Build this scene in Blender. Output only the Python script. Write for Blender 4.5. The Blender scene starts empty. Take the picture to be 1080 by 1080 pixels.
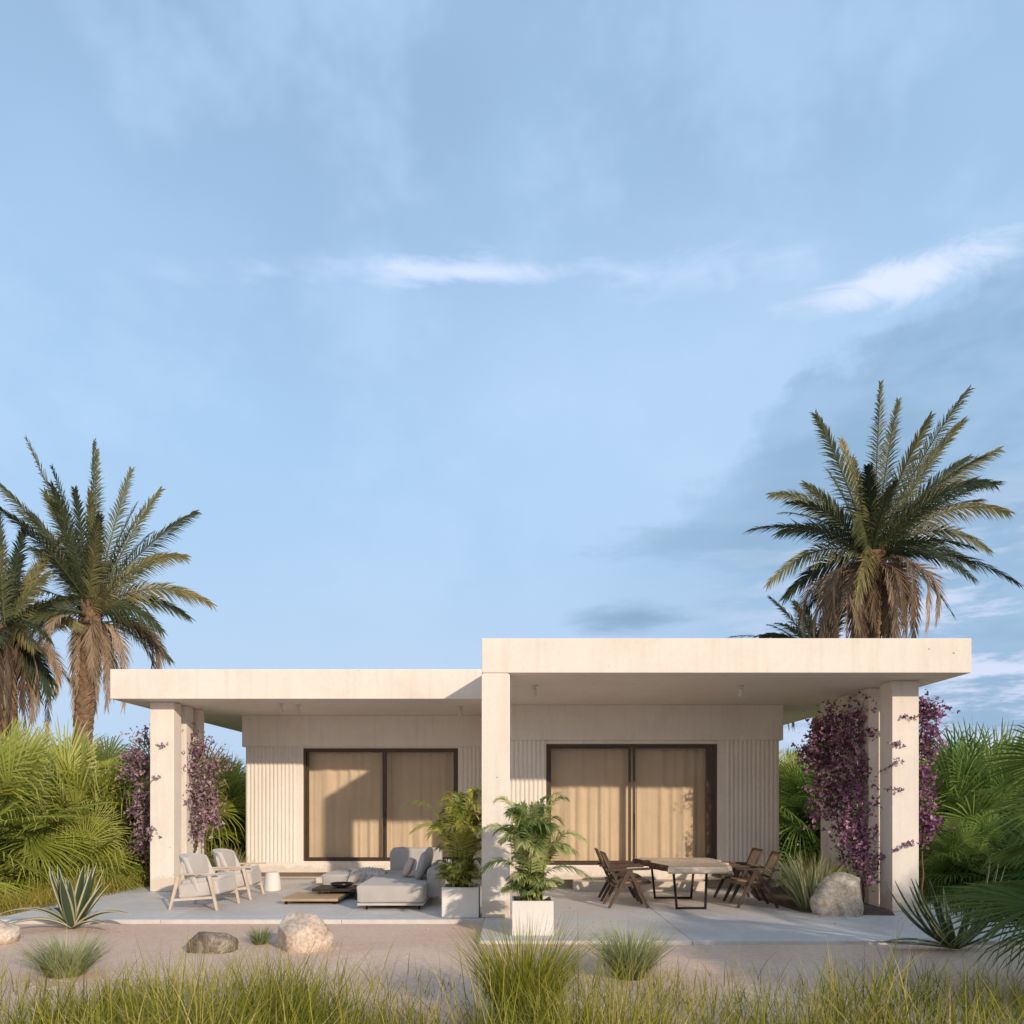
import bpy, bmesh, math, random
import numpy as np
from mathutils import Vector, Matrix, noise
R = math.radians
PI = math.pi
sc = bpy.context.scene
col = sc.collection
random.seed(7)

# ------------------------------------------------------------------ camera
F, HZ, CH = 796.0, 845.0, 1.7          # focal length in px of a 1080 picture, horizon row, eye height
cam = bpy.data.objects.new('camera', bpy.data.cameras.new('camera'))
col.objects.link(cam)
cam.location = (0, 0, CH)
cam.rotation_euler = (R(90), 0, 0)
cam.data.sensor_width = 36
cam.data.lens = F/1080*36
cam.data.shift_y = (HZ-540)/1080
cam.data.clip_end = 3000
cam.data.clip_start = 0.05
sc.camera = cam

def P(px, py, Y):
    return Vector(((px-540)*Y/F, Y, CH+(HZ-py)*Y/F))

# ------------------------------------------------------------------ tags and links
def tag(o, label=None, cat=None, group=None, kind=None):
    if label: o['label'] = label
    if cat: o['category'] = cat
    if group: o['group'] = group
    if kind: o['kind'] = kind
    return o

def empty(name, loc=(0, 0, 0), rz=0.0, label=None, cat=None, group=None):
    o = bpy.data.objects.new(name, None)
    col.objects.link(o)
    o.empty_display_size = 0.2
    o.location = loc
    o.rotation_euler = (0, 0, rz)
    return tag(o, label, cat, group)

def link_mesh(name, me, mat, parent=None, smooth=False):
    o = bpy.data.objects.new(name, me)
    col.objects.link(o)
    if mat: me.materials.append(mat)
    if parent: o.parent = parent
    if smooth:
        me.polygons.foreach_set('use_smooth', [True]*len(me.polygons))
    return o

def obj(name, bm, mat, parent=None, smooth=False):
    bm.normal_update()
    me = bpy.data.meshes.new(name)
    bm.to_mesh(me); bm.free()
    return link_mesh(name, me, mat, parent, smooth)

def copy_tree(o, parent=None):
    c = o.copy(); col.objects.link(c)
    if parent: c.parent = parent
    for ch in list(o.children): copy_tree(ch, c)
    return c

# ------------------------------------------------------------------ solid shape helpers
def box(bm, x0, x1, y0, y1, z0, z1, bev=0.0, seg=1):
    t = bmesh.new()
    bmesh.ops.create_cube(t, size=1)
    for v in t.verts:
        v.co = Vector((x0+(v.co.x+.5)*(x1-x0), y0+(v.co.y+.5)*(y1-y0), z0+(v.co.z+.5)*(z1-z0)))
    if bev > 0:
        bmesh.ops.bevel(t, geom=list(t.edges), offset=bev, segments=seg, profile=.6, affect='EDGES')
    merge(bm, t)

def merge(bm, t, M=None):
    if M is not None: bmesh.ops.transform(t, matrix=M, verts=t.verts)
    me = bpy.data.meshes.new('tmp'); t.to_mesh(me); t.free()
    bm.from_mesh(me); bpy.data.meshes.remove(me)

def bar(bm, p0, p1, w, h, w1=None, h1=None, side=(0, 1, 0), bev=0.004):
    """a bar from p0 to p1; w across `side`, h across the third axis; ends may differ"""
    p0, p1 = Vector(p0), Vector(p1)
    w1 = w if w1 is None else w1; h1 = h if h1 is None else h1
    d = (p1-p0).normalized()
    s = Vector(side); s = (s-d*s.dot(d)).normalized()
    n = d.cross(s)
    t = bmesh.new()
    vs = []
    for p, a, b in ((p0, w, h), (p1, w1, h1)):
        for i, j in ((-1, -1), (1, -1), (1, 1), (-1, 1)):
            vs.append(t.verts.new(p+s*i*a/2+n*j*b/2))
    for f in ((3, 2, 1, 0), (4, 5, 6, 7), (0, 1, 5, 4), (1, 2, 6, 5), (2, 3, 7, 6), (3, 0, 4, 7)):
        t.faces.new([vs[i] for i in f])
    bmesh.ops.recalc_face_normals(t, faces=t.faces)
    if bev: bmesh.ops.bevel(t, geom=list(t.edges), offset=bev, segments=2, affect='EDGES')
    merge(bm, t)

def tube(bm, pts, r0, r1=None, n=8):
    r1 = r0 if r1 is None else r1
    pts = [Vector(p) for p in pts]; rings = []
    for i, p in enumerate(pts):
        d = (pts[min(i+1, len(pts)-1)]-pts[max(i-1, 0)]).normalized()
        a = d.orthogonal().normalized() if i == 0 else (a-d*a.dot(d)).normalized()
        b = d.cross(a); r = r0+(r1-r0)*i/(len(pts)-1)
        rings.append([bm.verts.new(p+(a*math.cos(k*2*PI/n)+b*math.sin(k*2*PI/n))*r) for k in range(n)])
    for u, v in zip(rings, rings[1:]):
        for k in range(n): bm.faces.new((u[k], u[(k+1) % n], v[(k+1) % n], v[k]))
    bm.faces.new(rings[0][::-1]); bm.faces.new(rings[-1])

def lathe(bm, prof, n=40, c=(0, 0, 0)):
    c = Vector(c); rings = []
    for r, z in prof:
        rings.append([bm.verts.new(c+Vector((r*math.cos(k*2*PI/n), r*math.sin(k*2*PI/n), z))) for k in range(n)])
    for u, v in zip(rings, rings[1:]):
        for k in range(n): bm.faces.new((u[k], u[(k+1) % n], v[(k+1) % n], v[k]))
    if prof[0][0] > 1e-4: bm.faces.new(rings[0][::-1])
    if prof[-1][0] > 1e-4: bm.faces.new(rings[-1])

def cushion(bm, c, size, n=4.0, wr=0.006, M=None, seed=0.0, nu=48, nv=24, sharp_z=None):
    """soft superellipsoid with small creases"""
    t = bmesh.new(); rings = []
    nz = sharp_z or n
    def sp(v, e): return math.copysign(abs(v)**e, v)
    for j in range(nv+1):
        ph = -PI/2+PI*j/nv
        ring = []
        for i in range(nu):
            th = 2*PI*i/nu
            cp, sp_ = sp(math.cos(ph), 2/nz), sp(math.sin(ph), 2/nz)
            x, y = sp(math.cos(th), 2/n), sp(math.sin(th), 2/n)
            p = Vector((x*cp*size[0]/2, y*cp*size[1]/2, sp_*size[2]/2))
            q = p*5+Vector((seed, seed*1.7, 0))
            k = noise.noise(q)+.5*noise.noise(q*2.7)
            p *= 1+wr*k/max(.05, min(size))
            ring.append(t.verts.new(p))
        rings.append(ring)
    for u, v in zip(rings, rings[1:]):
        for k in range(nu): t.faces.new((u[k], u[(k+1) % nu], v[(k+1) % nu], v[k]))
    bmesh.ops.remove_doubles(t, verts=t.verts, dist=1e-5)
    T = Matrix.Translation(Vector(c))
    merge(bm, t, T @ M if M is not None else T)

# ------------------------------------------------------------------ leaf strips (fast lists)
class Leaves:
    def __init__(s): s.v = []; s.f = []; s.t = []
    def strip(s, pts, wid, side, tints):
        """ribbon: pts list, half widths list, side vector (or list)"""
        b = len(s.v); n = len(pts)
        for i in range(n):
            sd = side[i] if isinstance(side, list) else side
            w = wid[i]
            s.v.append(tuple(pts[i]-sd*w)); s.v.append(tuple(pts[i]+sd*w))
            t = tints[i] if isinstance(tints, (list, tuple)) else tints
            s.t.append(t); s.t.append(t)
        for i in range(n-1):
            a = b+2*i
            s.f.append((a, a+1, a+3, a+2))
    def build(s, name, mat, parent=None, smooth=False):
        me = bpy.data.meshes.new(name)
        me.from_pydata(s.v, [], s.f)
        at = me.attributes.new('tint', 'FLOAT', 'POINT')
        at.data.foreach_set('value', np.array(s.t, dtype=np.float32))
        return link_mesh(name, me, mat, parent, smooth)

def rnd(a, b): return random.uniform(a, b)

def bez(a, b, c, t): return a*(1-t)**2+b*2*t*(1-t)+c*t*t
def bezd(a, b, c, t): return ((b-a)*(1-t)+(c-b)*t).normalized()

def frond(L, p0, pc, p1, n=46, ln=.45, w=.016, base=.1, lift=.35, droop=.25, tint=(.2, .8), rw=.02, a0=62, a1=22, short_tip=.3, twist=.3, face=0.0):
    p0, pc, p1 = Vector(p0), Vector(pc), Vector(p1)
    up = Vector((0, 0, 1)); ft = rnd(*tint)
    # rachis
    m = 9; pts = [bez(p0, pc, p1, i/m) for i in range(m+1)]
    T = bezd(p0, pc, p1, .5)
    S = T.cross(up)
    if S.length < .15: S = T.cross(Vector((rnd(-1, 1), rnd(-1, 1), .2)))
    S.normalize()
    if face:
        Sp = T.cross(Vector((0, 1, 0)))
        if Sp.length > .2:
            Sp.normalize(); S = (S*(1-face)*random.choice((-1, 1))+Sp*face).normalized()
    roll = rnd(-.6, .6)*twist*2
    for q in (S, T.cross(S).normalized()):
        L.strip(pts, [rw*(1-.8*i/m) for i in range(m+1)], q, min(1, ft*.6+.35))
    for i in range(n):
        t = base+(1-base)*(i+.5)/n
        p = bez(p0, pc, p1, t); T = bezd(p0, pc, p1, t)
        S1 = (S-T*S.dot(T)).normalized(); N = S1.cross(T)
        if N.z < 0 and abs(T.z) < .98: N = -N
        S1 = (S1*math.cos(roll)+N*math.sin(roll)).normalized(); N = S1.cross(T)
        if N.z < 0 and abs(T.z) < .98: N = -N
        k = (t-base)/(1-base)
        prof = min(1, .45+2.6*k)*(1-(1-short_tip)*k**2.2)
        a = R(a0+(a1-a0)*k)
        for sg in (-1, 1):
            aa = a+rnd(-.12, .12); l = ln*prof*rnd(.82, 1.1)
            d = (T*math.cos(aa)+S1*sg*math.sin(aa)*math.cos(lift)+N*math.sin(aa)*math.sin(lift+rnd(-.25, .25))).normalized()
            W = d.cross(N+S1*sg*rnd(-twist, twist))
            if W.length < .1: continue
            W.normalize()
            g = Vector((0, 0, -1))*droop*l*rnd(.6, 1.3)
            q1 = p+d*l*.5+g*.22; q2 = p+d*l+g
            tt = max(0, min(1, ft+rnd(-.18, .18)))
            L.strip([p, q1, q2], [w*.75, w, w*.12], W, [tt, tt, min(1, tt+.12)])

def fan(L, hub, out, R_=1.0, nb=34, spread=230, w=.022, fold=.25, droop=.2, tint=.5, N=None):
    """palmate leaf: blades radiate from hub round the direction `out`"""
    out = Vector(out).normalized(); up = Vector((0, 0, 1))
    if N is None:
        N = up-out*up.dot(out)
        if N.length < .3: N = Vector((rnd(-1, 1), rnd(-1, 1), 0)); N = N-out*N.dot(out)
        N = N.normalized()
        S = out.cross(N); ang = rnd(-.7, .7)
        N = N*math.cos(ang)+S*math.sin(ang)
    S = out.cross(N).normalized()
    for i in range(nb):
        a = R(-spread/2+spread*(i+.5)/nb+rnd(-1.5, 1.5))
        l = R_*(.72+.28*math.cos(a*.62))*rnd(.9, 1.05)
        d = (out*math.cos(a)+S*math.sin(a)+N*fold*(abs(math.sin(a))*.6+(i % 2)*.10)).normalized()
        W = d.cross(N); W.normalize()
        W = (W+N*(.55 if i % 2 else -.55)).normalized()
        g = Vector((0, 0, -1))*droop*l
        seg = R(spread)/nb*l*.5
        tt = max(0, min(1, tint+rnd(-.12, .12)))
        L.strip([hub, hub+d*l*.3+g*.04, hub+d*l*.6+g*.25, hub+d*l*.85+g*.6, hub+d*l+g*rnd(.8, 1.4)],
                [.004, min(seg*.3, w)*1.0, w, w*.62, w*.08], W, [max(0, tt-.08), tt, tt, min(1, tt+.08), min(1, tt+.25)])

# ------------------------------------------------------------------ materials
def newmat(name):
    m = bpy.data.materials.new(name); m.use_nodes = True
    nt = m.node_tree; b = nt.nodes['Principled BSDF']
    return m, nt, b
def N_(nt, t, **kw):
    n = nt.nodes.new(t)
    for k, v in kw.items():
        if k in n.inputs: n.inputs[k].default_value = v
        else: setattr(n, k, v)
    return n
def ramp(nt, fac, stops, interp='LINEAR'):
    r = nt.nodes.new('ShaderNodeValToRGB'); r.color_ramp.interpolation = interp
    e = r.color_ramp.elements
    while len(e) < len(stops): e.new(.5)
    for i, (p, c) in enumerate(stops):
        e[i].position = p; e[i].color = (*c, 1) if len(c) == 3 else c
    nt.links.new(fac, r.inputs[0]); return r.outputs[0]
def coords(nt, scale=(1, 1, 1), kind='Object'):
    tc = nt.nodes.new('ShaderNodeTexCoord'); mp = nt.nodes.new('ShaderNodeMapping')
    mp.inputs['Scale'].default_value = scale
    nt.links.new(tc.outputs[kind], mp.inputs[0]); return mp.outputs[0]
def nz(nt, vec, scale, detail=4, rough=.55, dist=0):
    n = N_(nt, 'ShaderNodeTexNoise', Scale=scale, Detail=detail, Roughness=rough, Distortion=dist)
    nt.links.new(vec, n.inputs['Vector']); return n.outputs['Fac']
def bump(nt, b, h, strength=.3, dist=.01):
    n = N_(nt, 'ShaderNodeBump', Strength=strength, Distance=dist)
    nt.links.new(h, n.inputs['Height']); nt.links.new(n.outputs[0], b.inputs['Normal']); return n
def mul(nt, a, b, fac=1.0, mode='MULTIPLY'):
    m = nt.nodes.new('ShaderNodeMix'); m.data_type = 'RGBA'; m.blend_type = mode
    for s, i in ((a, 6), (b, 7)):
        if hasattr(s, 'links'): nt.links.new(s, m.inputs[i])
        else: m.inputs[i].default_value = (*s, 1)
    if hasattr(fac, 'links'): nt.links.new(fac, m.inputs[0])
    else: m.inputs[0].default_value = fac
    return m.outputs[2]

def simple(name, c, rough=.6, var=.12, scale=6, bmp=.15, bd=.004, metal=0, bscale=80, spec=.4, stretch=(1, 1, 1)):
    m, nt, b = newmat(name)
    v = coords(nt, stretch)
    n1 = nz(nt, v, scale, 5)
    c0 = tuple(x*(1-var) for x in c); c1 = tuple(min(1, x*(1+var)) for x in c)
    nt.links.new(ramp(nt, n1, [(.3, c0), (.7, c1)]), b.inputs['Base Color'])
    b.inputs['Roughness'].default_value = rough; b.inputs['Metallic'].default_value = metal
    b.inputs['Specular IOR Level'].default_value = spec
    if bmp: bump(nt, b, nz(nt, v, bscale, 3), bmp, bd)
    return m

def plaster_mat():
    m, nt, b = newmat('plaster')
    v = coords(nt)
    big = nz(nt, v, .9, 6, .6, .6); fine = nz(nt, v, 14, 6, .6)
    c = ramp(nt, big, [(.25, (.73, .66, .59)), (.5, (.79, .725, .655)), (.8, (.83, .765, .695))])
    c = mul(nt, c, ramp(nt, fine, [(.3, (.955, .95, .945)), (.6, (1, 1, 1))]))
    # drips and weather streaks that run down
    vs = coords(nt, (7, 7, .5)); st = nz(nt, vs, 1.2, 5, .6)
    c = mul(nt, c, ramp(nt, st, [(.30, (.93, .92, .90)), (.5, (1, 1, 1))]))
    gm = nt.nodes.new('ShaderNodeSeparateXYZ'); nt.links.new(v, gm.inputs[0])
    mm = nt.nodes.new('ShaderNodeMath'); mm.operation = 'MULTIPLY_ADD'; nt.links.new(nz(nt, v, 5, 5, .7), mm.inputs[0]); mm.inputs[1].default_value = -.5; nt.links.new(gm.outputs[2], mm.inputs[2])
    c = mul(nt, c, ramp(nt, mm.outputs[0], [(.0, (.84, .79, .73)), (.06, (1, 1, 1))]), .8)
    # little pits and chips
    vo = N_(nt, 'ShaderNodeTexVoronoi', Scale=1.9, Randomness=1.0); nt.links.new(coords(nt, (1, 1, 1.5)), vo.inputs['Vector'])
    ds = nt.nodes.new('ShaderNodeMath'); ds.operation = 'ADD'
    nn = nt.nodes.new('ShaderNodeMath'); nn.operation = 'MULTIPLY'; nn.inputs[1].default_value = .12
    nt.links.new(nz(nt, v, 40, 3), nn.inputs[0])
    nt.links.new(vo.outputs['Distance'], ds.inputs[0]); nt.links.new(nn.outputs[0], ds.inputs[1])
    c = mul(nt, c, ramp(nt, ds.outputs[0], [(.078, (.45, .4, .36)), (.092, (1, 1, 1))]))
    nt.links.new(c, b.inputs['Base Color'])
    b.inputs['Roughness'].default_value = .85; b.inputs['Specular IOR Level'].default_value = .2
    bump(nt, b, nz(nt, v, 60, 6, .65), .25, .004)
    return m

def concrete_mat():
    m, nt, b = newmat('concrete_floor')
    v = coords(nt)
    c = ramp(nt, nz(nt, v, .8, 7, .62, .5), [(.25, (.56, .54, .52)), (.5, (.65, .63, .61)), (.78, (.72, .70, .68))])
    c = mul(nt, c, ramp(nt, nz(nt, v, 9, 6, .7), [(.3, (.86, .85, .84)), (.65, (1, 1, 1))]))
    c = mul(nt, c, ramp(nt, nz(nt, v, 70, 3, .6), [(.28, (.8, .78, .76)), (.42, (1, 1, 1))]))
    c = mul(nt, c, (.66, .50, .40), ramp(nt, nz(nt, v, 2.3, 7, .7, .6), [(.50, (0, 0, 0)), (.70, (.55, .55, .55))]), 'MIX')
    nt.links.new(c, b.inputs['Base Color'])
    rr = ramp(nt, nz(nt, v, 1.7, 5), [(.3, (.5, .5, .5)), (.7, (.8, .8, .8))])
    nt.links.new(rr, b.inputs['Roughness'])
    bump(nt, b, nz(nt, v, 35, 6, .7), .2, .004)
    return m

def sand_mat():
    m, nt, b = newmat('sand')
    v = coords(nt)
    c = ramp(nt, nz(nt, v, .5, 8, .65, .8), [(.22, (.64, .44, .33)), (.5, (.78, .56, .43)), (.8, (.86, .66, .52))])
    c = mul(nt, c, ramp(nt, nz(nt, v, 16, 6, .7), [(.28, (.82, .80, .78)), (.6, (1, 1, 1))]))
    vo = N_(nt, 'ShaderNodeTexVoronoi', Scale=34.0); nt.links.new(v, vo.inputs['Vector'])
    c = mul(nt, c, ramp(nt, vo.outputs['Distance'], [(.08, (.55, .5, .47)), (.18, (1, 1, 1))]), .55)
    nt.links.new(c, b.inputs['Base Color'])
    b.inputs['Roughness'].default_value = .95; b.inputs['Specular IOR Level'].default_value = .15
    h = nt.nodes.new('ShaderNodeMath'); h.operation = 'ADD'
    nt.links.new(nz(nt, v, 5, 6, .6), h.inputs[0]); nt.links.new(nz(nt, v, 60, 4, .7), h.inputs[1])
    bump(nt, b, h.outputs[0], .45, .025)
    return m

def leaf_mat(name, stops, trans=.3, rough=.5, spec=.35, hue_noise=.0):
    m, nt, b = newmat(name)
    a = nt.nodes.new('ShaderNodeAttribute'); a.attribute_name = 'tint'
    c = ramp(nt, a.outputs['Fac'], stops)
    v = coords(nt)
    c = mul(nt, c, ramp(nt, nz(nt, v, 1.6, 4), [(.3, (.75, .78, .8)), (.7, (1.0, 1.0, 1.0))]))
    nt.links.new(c, b.inputs['Base Color'])
    b.inputs['Roughness'].default_value = rough; b.inputs['Specular IOR Level'].default_value = spec
    tr = nt.nodes.new('ShaderNodeBsdfTranslucent'); nt.links.new(c, tr.inputs[0])
    mx = nt.nodes.new('ShaderNodeMixShader'); mx.inputs[0].default_value = trans
    out = nt.nodes['Material Output']
    nt.links.new(b.outputs[0], mx.inputs[1]); nt.links.new(tr.outputs[0], mx.inputs[2]); nt.links.new(mx.outputs[0], out.inputs[0])
    return m

def rock_mat(name, ca, cb, cc):
    m, nt, b = newmat(name)
    v = coords(nt)
    c = ramp(nt, nz(nt, v, 4.5, 8, .68, 1.0), [(.3, ca), (.5, cb), (.68, cc)])
    c = mul(nt, c, ramp(nt, nz(nt, v, 26, 7, .75), [(.32, (.55, .5, .46)), (.55, (1, 1, 1))]))
    nt.links.new(c, b.inputs['Base Color']); b.inputs['Roughness'].default_value = .9
    bump(nt, b, nz(nt, v, 22, 8, .75), .8, .02)
    return m

def wood_mat(name, ca, cb, grain=(2, 14, 14), sc_=3.0, rough=.5):
    m, nt, b = newmat(name)
    v = coords(nt, grain)
    n = nz(nt, v, sc_, 7, .65, 1.2)
    c = ramp(nt, n, [(.3, ca), (.7, cb)])
    c = mul(nt, c, ramp(nt, nz(nt, coords(nt), 3, 4), [(.3, (.8, .78, .76)), (.7, (1, 1, 1))]))
    nt.links.new(c, b.inputs['Base Color']); b.inputs['Roughness'].default_value = rough
    bump(nt, b, n, .2, .003)
    return m

def fabric_mat(name, c, var=.1, trans=0.0):
    m, nt, b = newmat(name)
    v = coords(nt)
    cc = ramp(nt, nz(nt, v, 3.5, 5), [(.3, tuple(x*(1-var) for x in c)), (.7, tuple(x*(1+var*.5) for x in c))])
    cc = mul(nt, cc, ramp(nt, nz(nt, v, 160, 2), [(.35, (.86, .86, .86)), (.6, (1, 1, 1))]))
    nt.links.new(cc, b.inputs['Base Color']); b.inputs['Roughness'].default_value = .95
    b.inputs['Specular IOR Level'].default_value = .1
    b.inputs['Sheen Weight'].default_value = .15
    h = nt.nodes.new('ShaderNodeMath'); h.operation = 'MULTIPLY_ADD'
    nt.links.new(nz(nt, v, 220, 2), h.inputs[0]); h.inputs[1].default_value = .15
    nt.links.new(nz(nt, v, 7, 4, .6), h.inputs[2])
    bump(nt, b, h.outputs[0], .5, .02)
    return m

M = {}
M['plaster'] = plaster_mat()
M['concrete'] = concrete_mat()
M['sand'] = sand_mat()
M['soil'] = simple('soil', (.10, .075, .055), .95, .3, 12, .9, .02, bscale=40)
M['bronze'] = simple('bronze', (.075, .050, .036), .42, .15, 8, .05, metal=.3)
M['steel'] = simple('dark_steel', (.012, .011, .011), .45, .1, 8, .04, metal=.5)
M['curtain'] = fabric_mat('curtain', (.74, .63, .50), .05)
M['linen'] = fabric_mat('pale_linen', (.60, .555, .52))
M['grey_fabric'] = fabric_mat('grey_fabric', (.50, .465, .44))
M['pillow'] = fabric_mat('pillow', (.40, .385, .38))
M['pillow_tan'] = fabric_mat('pillow_tan', (.58, .47, .41))
M['throw'] = fabric_mat('throw', (.58, .52, .47), .2)
M['ash'] = wood_mat('ash_wood', (.62, .50, .40), (.76, .64, .53))
M['oak'] = wood_mat('oak', (.42, .29, .17), (.56, .41, .26), (1.5, 12, 12))
M['walnut'] = wood_mat('dark_teak', (.045, .022, .012), (.11, .058, .032), (5, 5, 5), 4)
M['black_wood'] = wood_mat('black_wood', (.018, .013, .010), (.045, .033, .026), (2, 12, 12))
M['burl'] = wood_mat('burl_slab', (.58, .43, .31), (.84, .71, .56), (2.5, 1.5, 3), 2.6, .55)
M['bark_edge'] = simple('bark_edge', (.13, .075, .042), .9, .5, 20, .9, .02, bscale=30)
M['cane'] = simple('cane', (.34, .23, .15), .7, .2, 40, .4, .003, bscale=160)
M['black'] = simple('black_ceramic', (.012, .012, .013), .3, .1, 5, 0)
M['planter'] = simple('planter_white', (.74, .71, .67), .75, .06, 3, .25, .004, bscale=50)
M['rock_pale'] = rock_mat('rock_pale', (.40, .28, .21), (.70, .56, .45), (.82, .71, .60))
M['rock_dark'] = rock_mat('rock_dark', (.07, .055, .04), (.24, .195, .15), (.55, .48, .39))
M['rock_mid'] = rock_mat('rock_mid', (.36, .28, .20), (.62, .54, .44), (.80, .74, .64))
M['trunk'] = simple('palm_trunk', (.20, .125, .075), .95, .4, 9, .9, .03, bscale=18)
M['stem'] = simple('vine_stem', (.13, .085, .05), .9, .3, 12, .5)
M['lamp'] = simple('lamp_grey', (.60, .56, .52), .6, .1, 5, 0)
M['date'] = leaf_mat('date_frond', [(0, (.028, .044, .028)), (.45, (.085, .105, .045)), (.8, (.22, .21, .085)), (1, (.46, .34, .15))], .22, .5, .3)
M['dead'] = leaf_mat('dead_frond', [(0, (.10, .07, .05)), (.5, (.29, .20, .13)), (1, (.52, .39, .27))], .2, .8, .15)
M['fan_sun'] = leaf_mat('fan_leaf_sunlit', [(0, (.13, .17, .035)), (.45, (.43, .48, .085)), (.8, (.64, .63, .17)), (1, (.82, .76, .38))], .42, .5, .25)  # fan leaf colour brightened and yellowed to carry sunlight
M['fan_shade'] = leaf_mat('fan_leaf_shaded', [(0, (.045, .105, .025)), (.45, (.13, .25, .06)), (.8, (.34, .43, .10)), (1, (.48, .48, .18))], .35, .5, .2)  # darker copy of the fan leaf, shade put into its colour
M['areca'] = leaf_mat('areca_leaf', [(0, (.13, .17, .03)), (.5, (.40, .43, .08)), (1, (.76, .68, .22))], .45, .42, .4)
M['areca_deep'] = leaf_mat('areca_leaf_deep', [(0, (.12, .19, .05)), (.5, (.36, .45, .15)), (1, (.76, .74, .34))], .45, .42, .4)
M['grass'] = leaf_mat('wild_grass', [(0, (.07, .085, .012)), (.5, (.30, .31, .030)), (.85, (.56, .48, .075)), (1, (.80, .58, .22))], .4, .55, .3)
M['grass_gold'] = leaf_mat('golden_grass', [(0, (.12, .12, .02)), (.5, (.38, .33, .05)), (1, (.70, .54, .15))], .4, .6, .25)
M['grass_shaded'] = leaf_mat('long_grass_shaded', [(0, (.03, .045, .012)), (.5, (.07, .085, .02)), (1, (.20, .17, .05))], .35, .6, .25)  # long grass with the shade of the right side put into its colour
M['grass_silver'] = leaf_mat('silver_grass', [(0, (.11, .15, .04)), (.5, (.36, .40, .17)), (1, (.74, .68, .44))], .3, .6, .25)
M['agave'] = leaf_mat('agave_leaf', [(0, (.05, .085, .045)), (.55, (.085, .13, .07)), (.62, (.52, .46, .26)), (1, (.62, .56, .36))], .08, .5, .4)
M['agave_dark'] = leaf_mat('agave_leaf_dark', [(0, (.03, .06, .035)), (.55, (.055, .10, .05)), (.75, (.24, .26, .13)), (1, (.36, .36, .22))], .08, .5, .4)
M['bract'] = leaf_mat('purple_bract', [(0, (.15, .055, .125)), (.45, (.36, .155, .28)), (.8, (.62, .33, .48)), (1, (.85, .60, .66))], .35, .6, .2)
M['bract_pale'] = leaf_mat('lilac_bract', [(0, (.20, .10, .16)), (.45, (.44, .26, .34)), (.8, (.66, .46, .53)), (1, (.78, .60, .60))], .35, .6, .2)
M['vine_leaf'] = leaf_mat('vine_leaf', [(0, (.05, .08, .02)), (1, (.22, .27, .06))], .3, .5, .3)

M['fan_mid'] = leaf_mat('fan_leaf_mid', [(0, (.05, .09, .02)), (.45, (.17, .24, .05)), (.8, (.36, .42, .10)), (1, (.60, .58, .24))], .35, .55, .15)
def glass_mat():
    m = bpy.data.materials.new('window_glass'); m.use_nodes = True
    nt = m.node_tree; nt.nodes.remove(nt.nodes['Principled BSDF'])
    tr = nt.nodes.new('ShaderNodeBsdfTransparent'); tr.inputs[0].default_value = (.96, .94, .91, 1)
    gl = nt.nodes.new('ShaderNodeBsdfGlossy'); gl.inputs['Roughness'].default_value = .02
    fr = nt.nodes.new('ShaderNodeFresnel'); fr.inputs[0].default_value = 1.22
    mx = nt.nodes.new('ShaderNodeMixShader')
    nt.links.new(fr.outputs[0], mx.inputs[0]); nt.links.new(tr.outputs[0], mx.inputs[1]); nt.links.new(gl.outputs[0], mx.inputs[2])
    nt.links.new(mx.outputs[0], nt.nodes['Material Output'].inputs[0]); return m
M['glass'] = glass_mat()

# ------------------------------------------------------------------ sun, sky, clouds
SUN = Vector((.65, -1.0, .40)).normalized()
sd = bpy.data.lights.new('sun', 'SUN'); sd.energy = 2.6; sd.angle = R(1.0); sd.color = (1.0, .835, .655)
so = bpy.data.objects.new('sun', sd); col.objects.link(so); so.location = (20, -30, 20)
so.rotation_euler = SUN.to_track_quat('Z', 'Y').to_euler()

w = bpy.data.worlds.new('World'); sc.world = w; w.use_nodes = True
w.cycles.sampling_method = 'MANUAL'; w.cycles.sample_map_resolution = 512
nt = w.node_tree
bg = nt.nodes['Background']; bg.inputs[1].default_value = .128
sky = nt.nodes.new('ShaderNodeTexSky'); sky.sky_type = 'NISHITA'; sky.sun_disc = False
sky.sun_elevation = math.asin(SUN.z); sky.sun_rotation = math.atan2(SUN.x, SUN.y)
sky.air_density = 1.0; sky.dust_density = 1.5; sky.ozone_density = 1.5
def mth(op, a, b=None, c=None, clamp=False):
    n = nt.nodes.new('ShaderNodeMath'); n.operation = op; n.use_clamp = clamp
    for i, s in enumerate((a, b, c)):
        if s is None: continue
        if hasattr(s, 'links'): nt.links.new(s, n.inputs[i])
        else: n.inputs[i].default_value = s
    return n.outputs[0]
tc = nt.nodes.new('ShaderNodeTexCoord'); sx = nt.nodes.new('ShaderNodeSeparateXYZ')
nt.links.new(tc.outputs['Generated'], sx.inputs[0])
DEG = 180/PI
az = mth('MULTIPLY', mth('ARCTAN2', sx.outputs[0], sx.outputs[1]), DEG)
el = mth('MULTIPLY', mth('ARCSINE', sx.outputs[2]), DEG)
def sky_noise(sx_, sy_, scale, detail=6, rough=.6, dist=.4, off=0.0):
    cb = nt.nodes.new('ShaderNodeCombineXYZ')
    nt.links.new(mth('MULTIPLY_ADD', az, sx_, off), cb.inputs[0]); nt.links.new(mth('MULTIPLY_ADD', el, sy_, off*1.7), cb.inputs[1])
    n = N_(nt, 'ShaderNodeTexNoise', Scale=scale, Detail=detail, Roughness=rough, Distortion=dist, noise_dimensions='2D')
    nt.links.new(cb.outputs[0], n.inputs['Vector']); return n.outputs['Fac']
def smooth(x, a, b):
    n = nt.nodes.new('ShaderNodeMapRange'); n.interpolation_type = 'SMOOTHSTEP'
    n.inputs[1].default_value = a; n.inputs[2].default_value = b
    nt.links.new(x, n.inputs[0]); return n.outputs[0]
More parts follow.
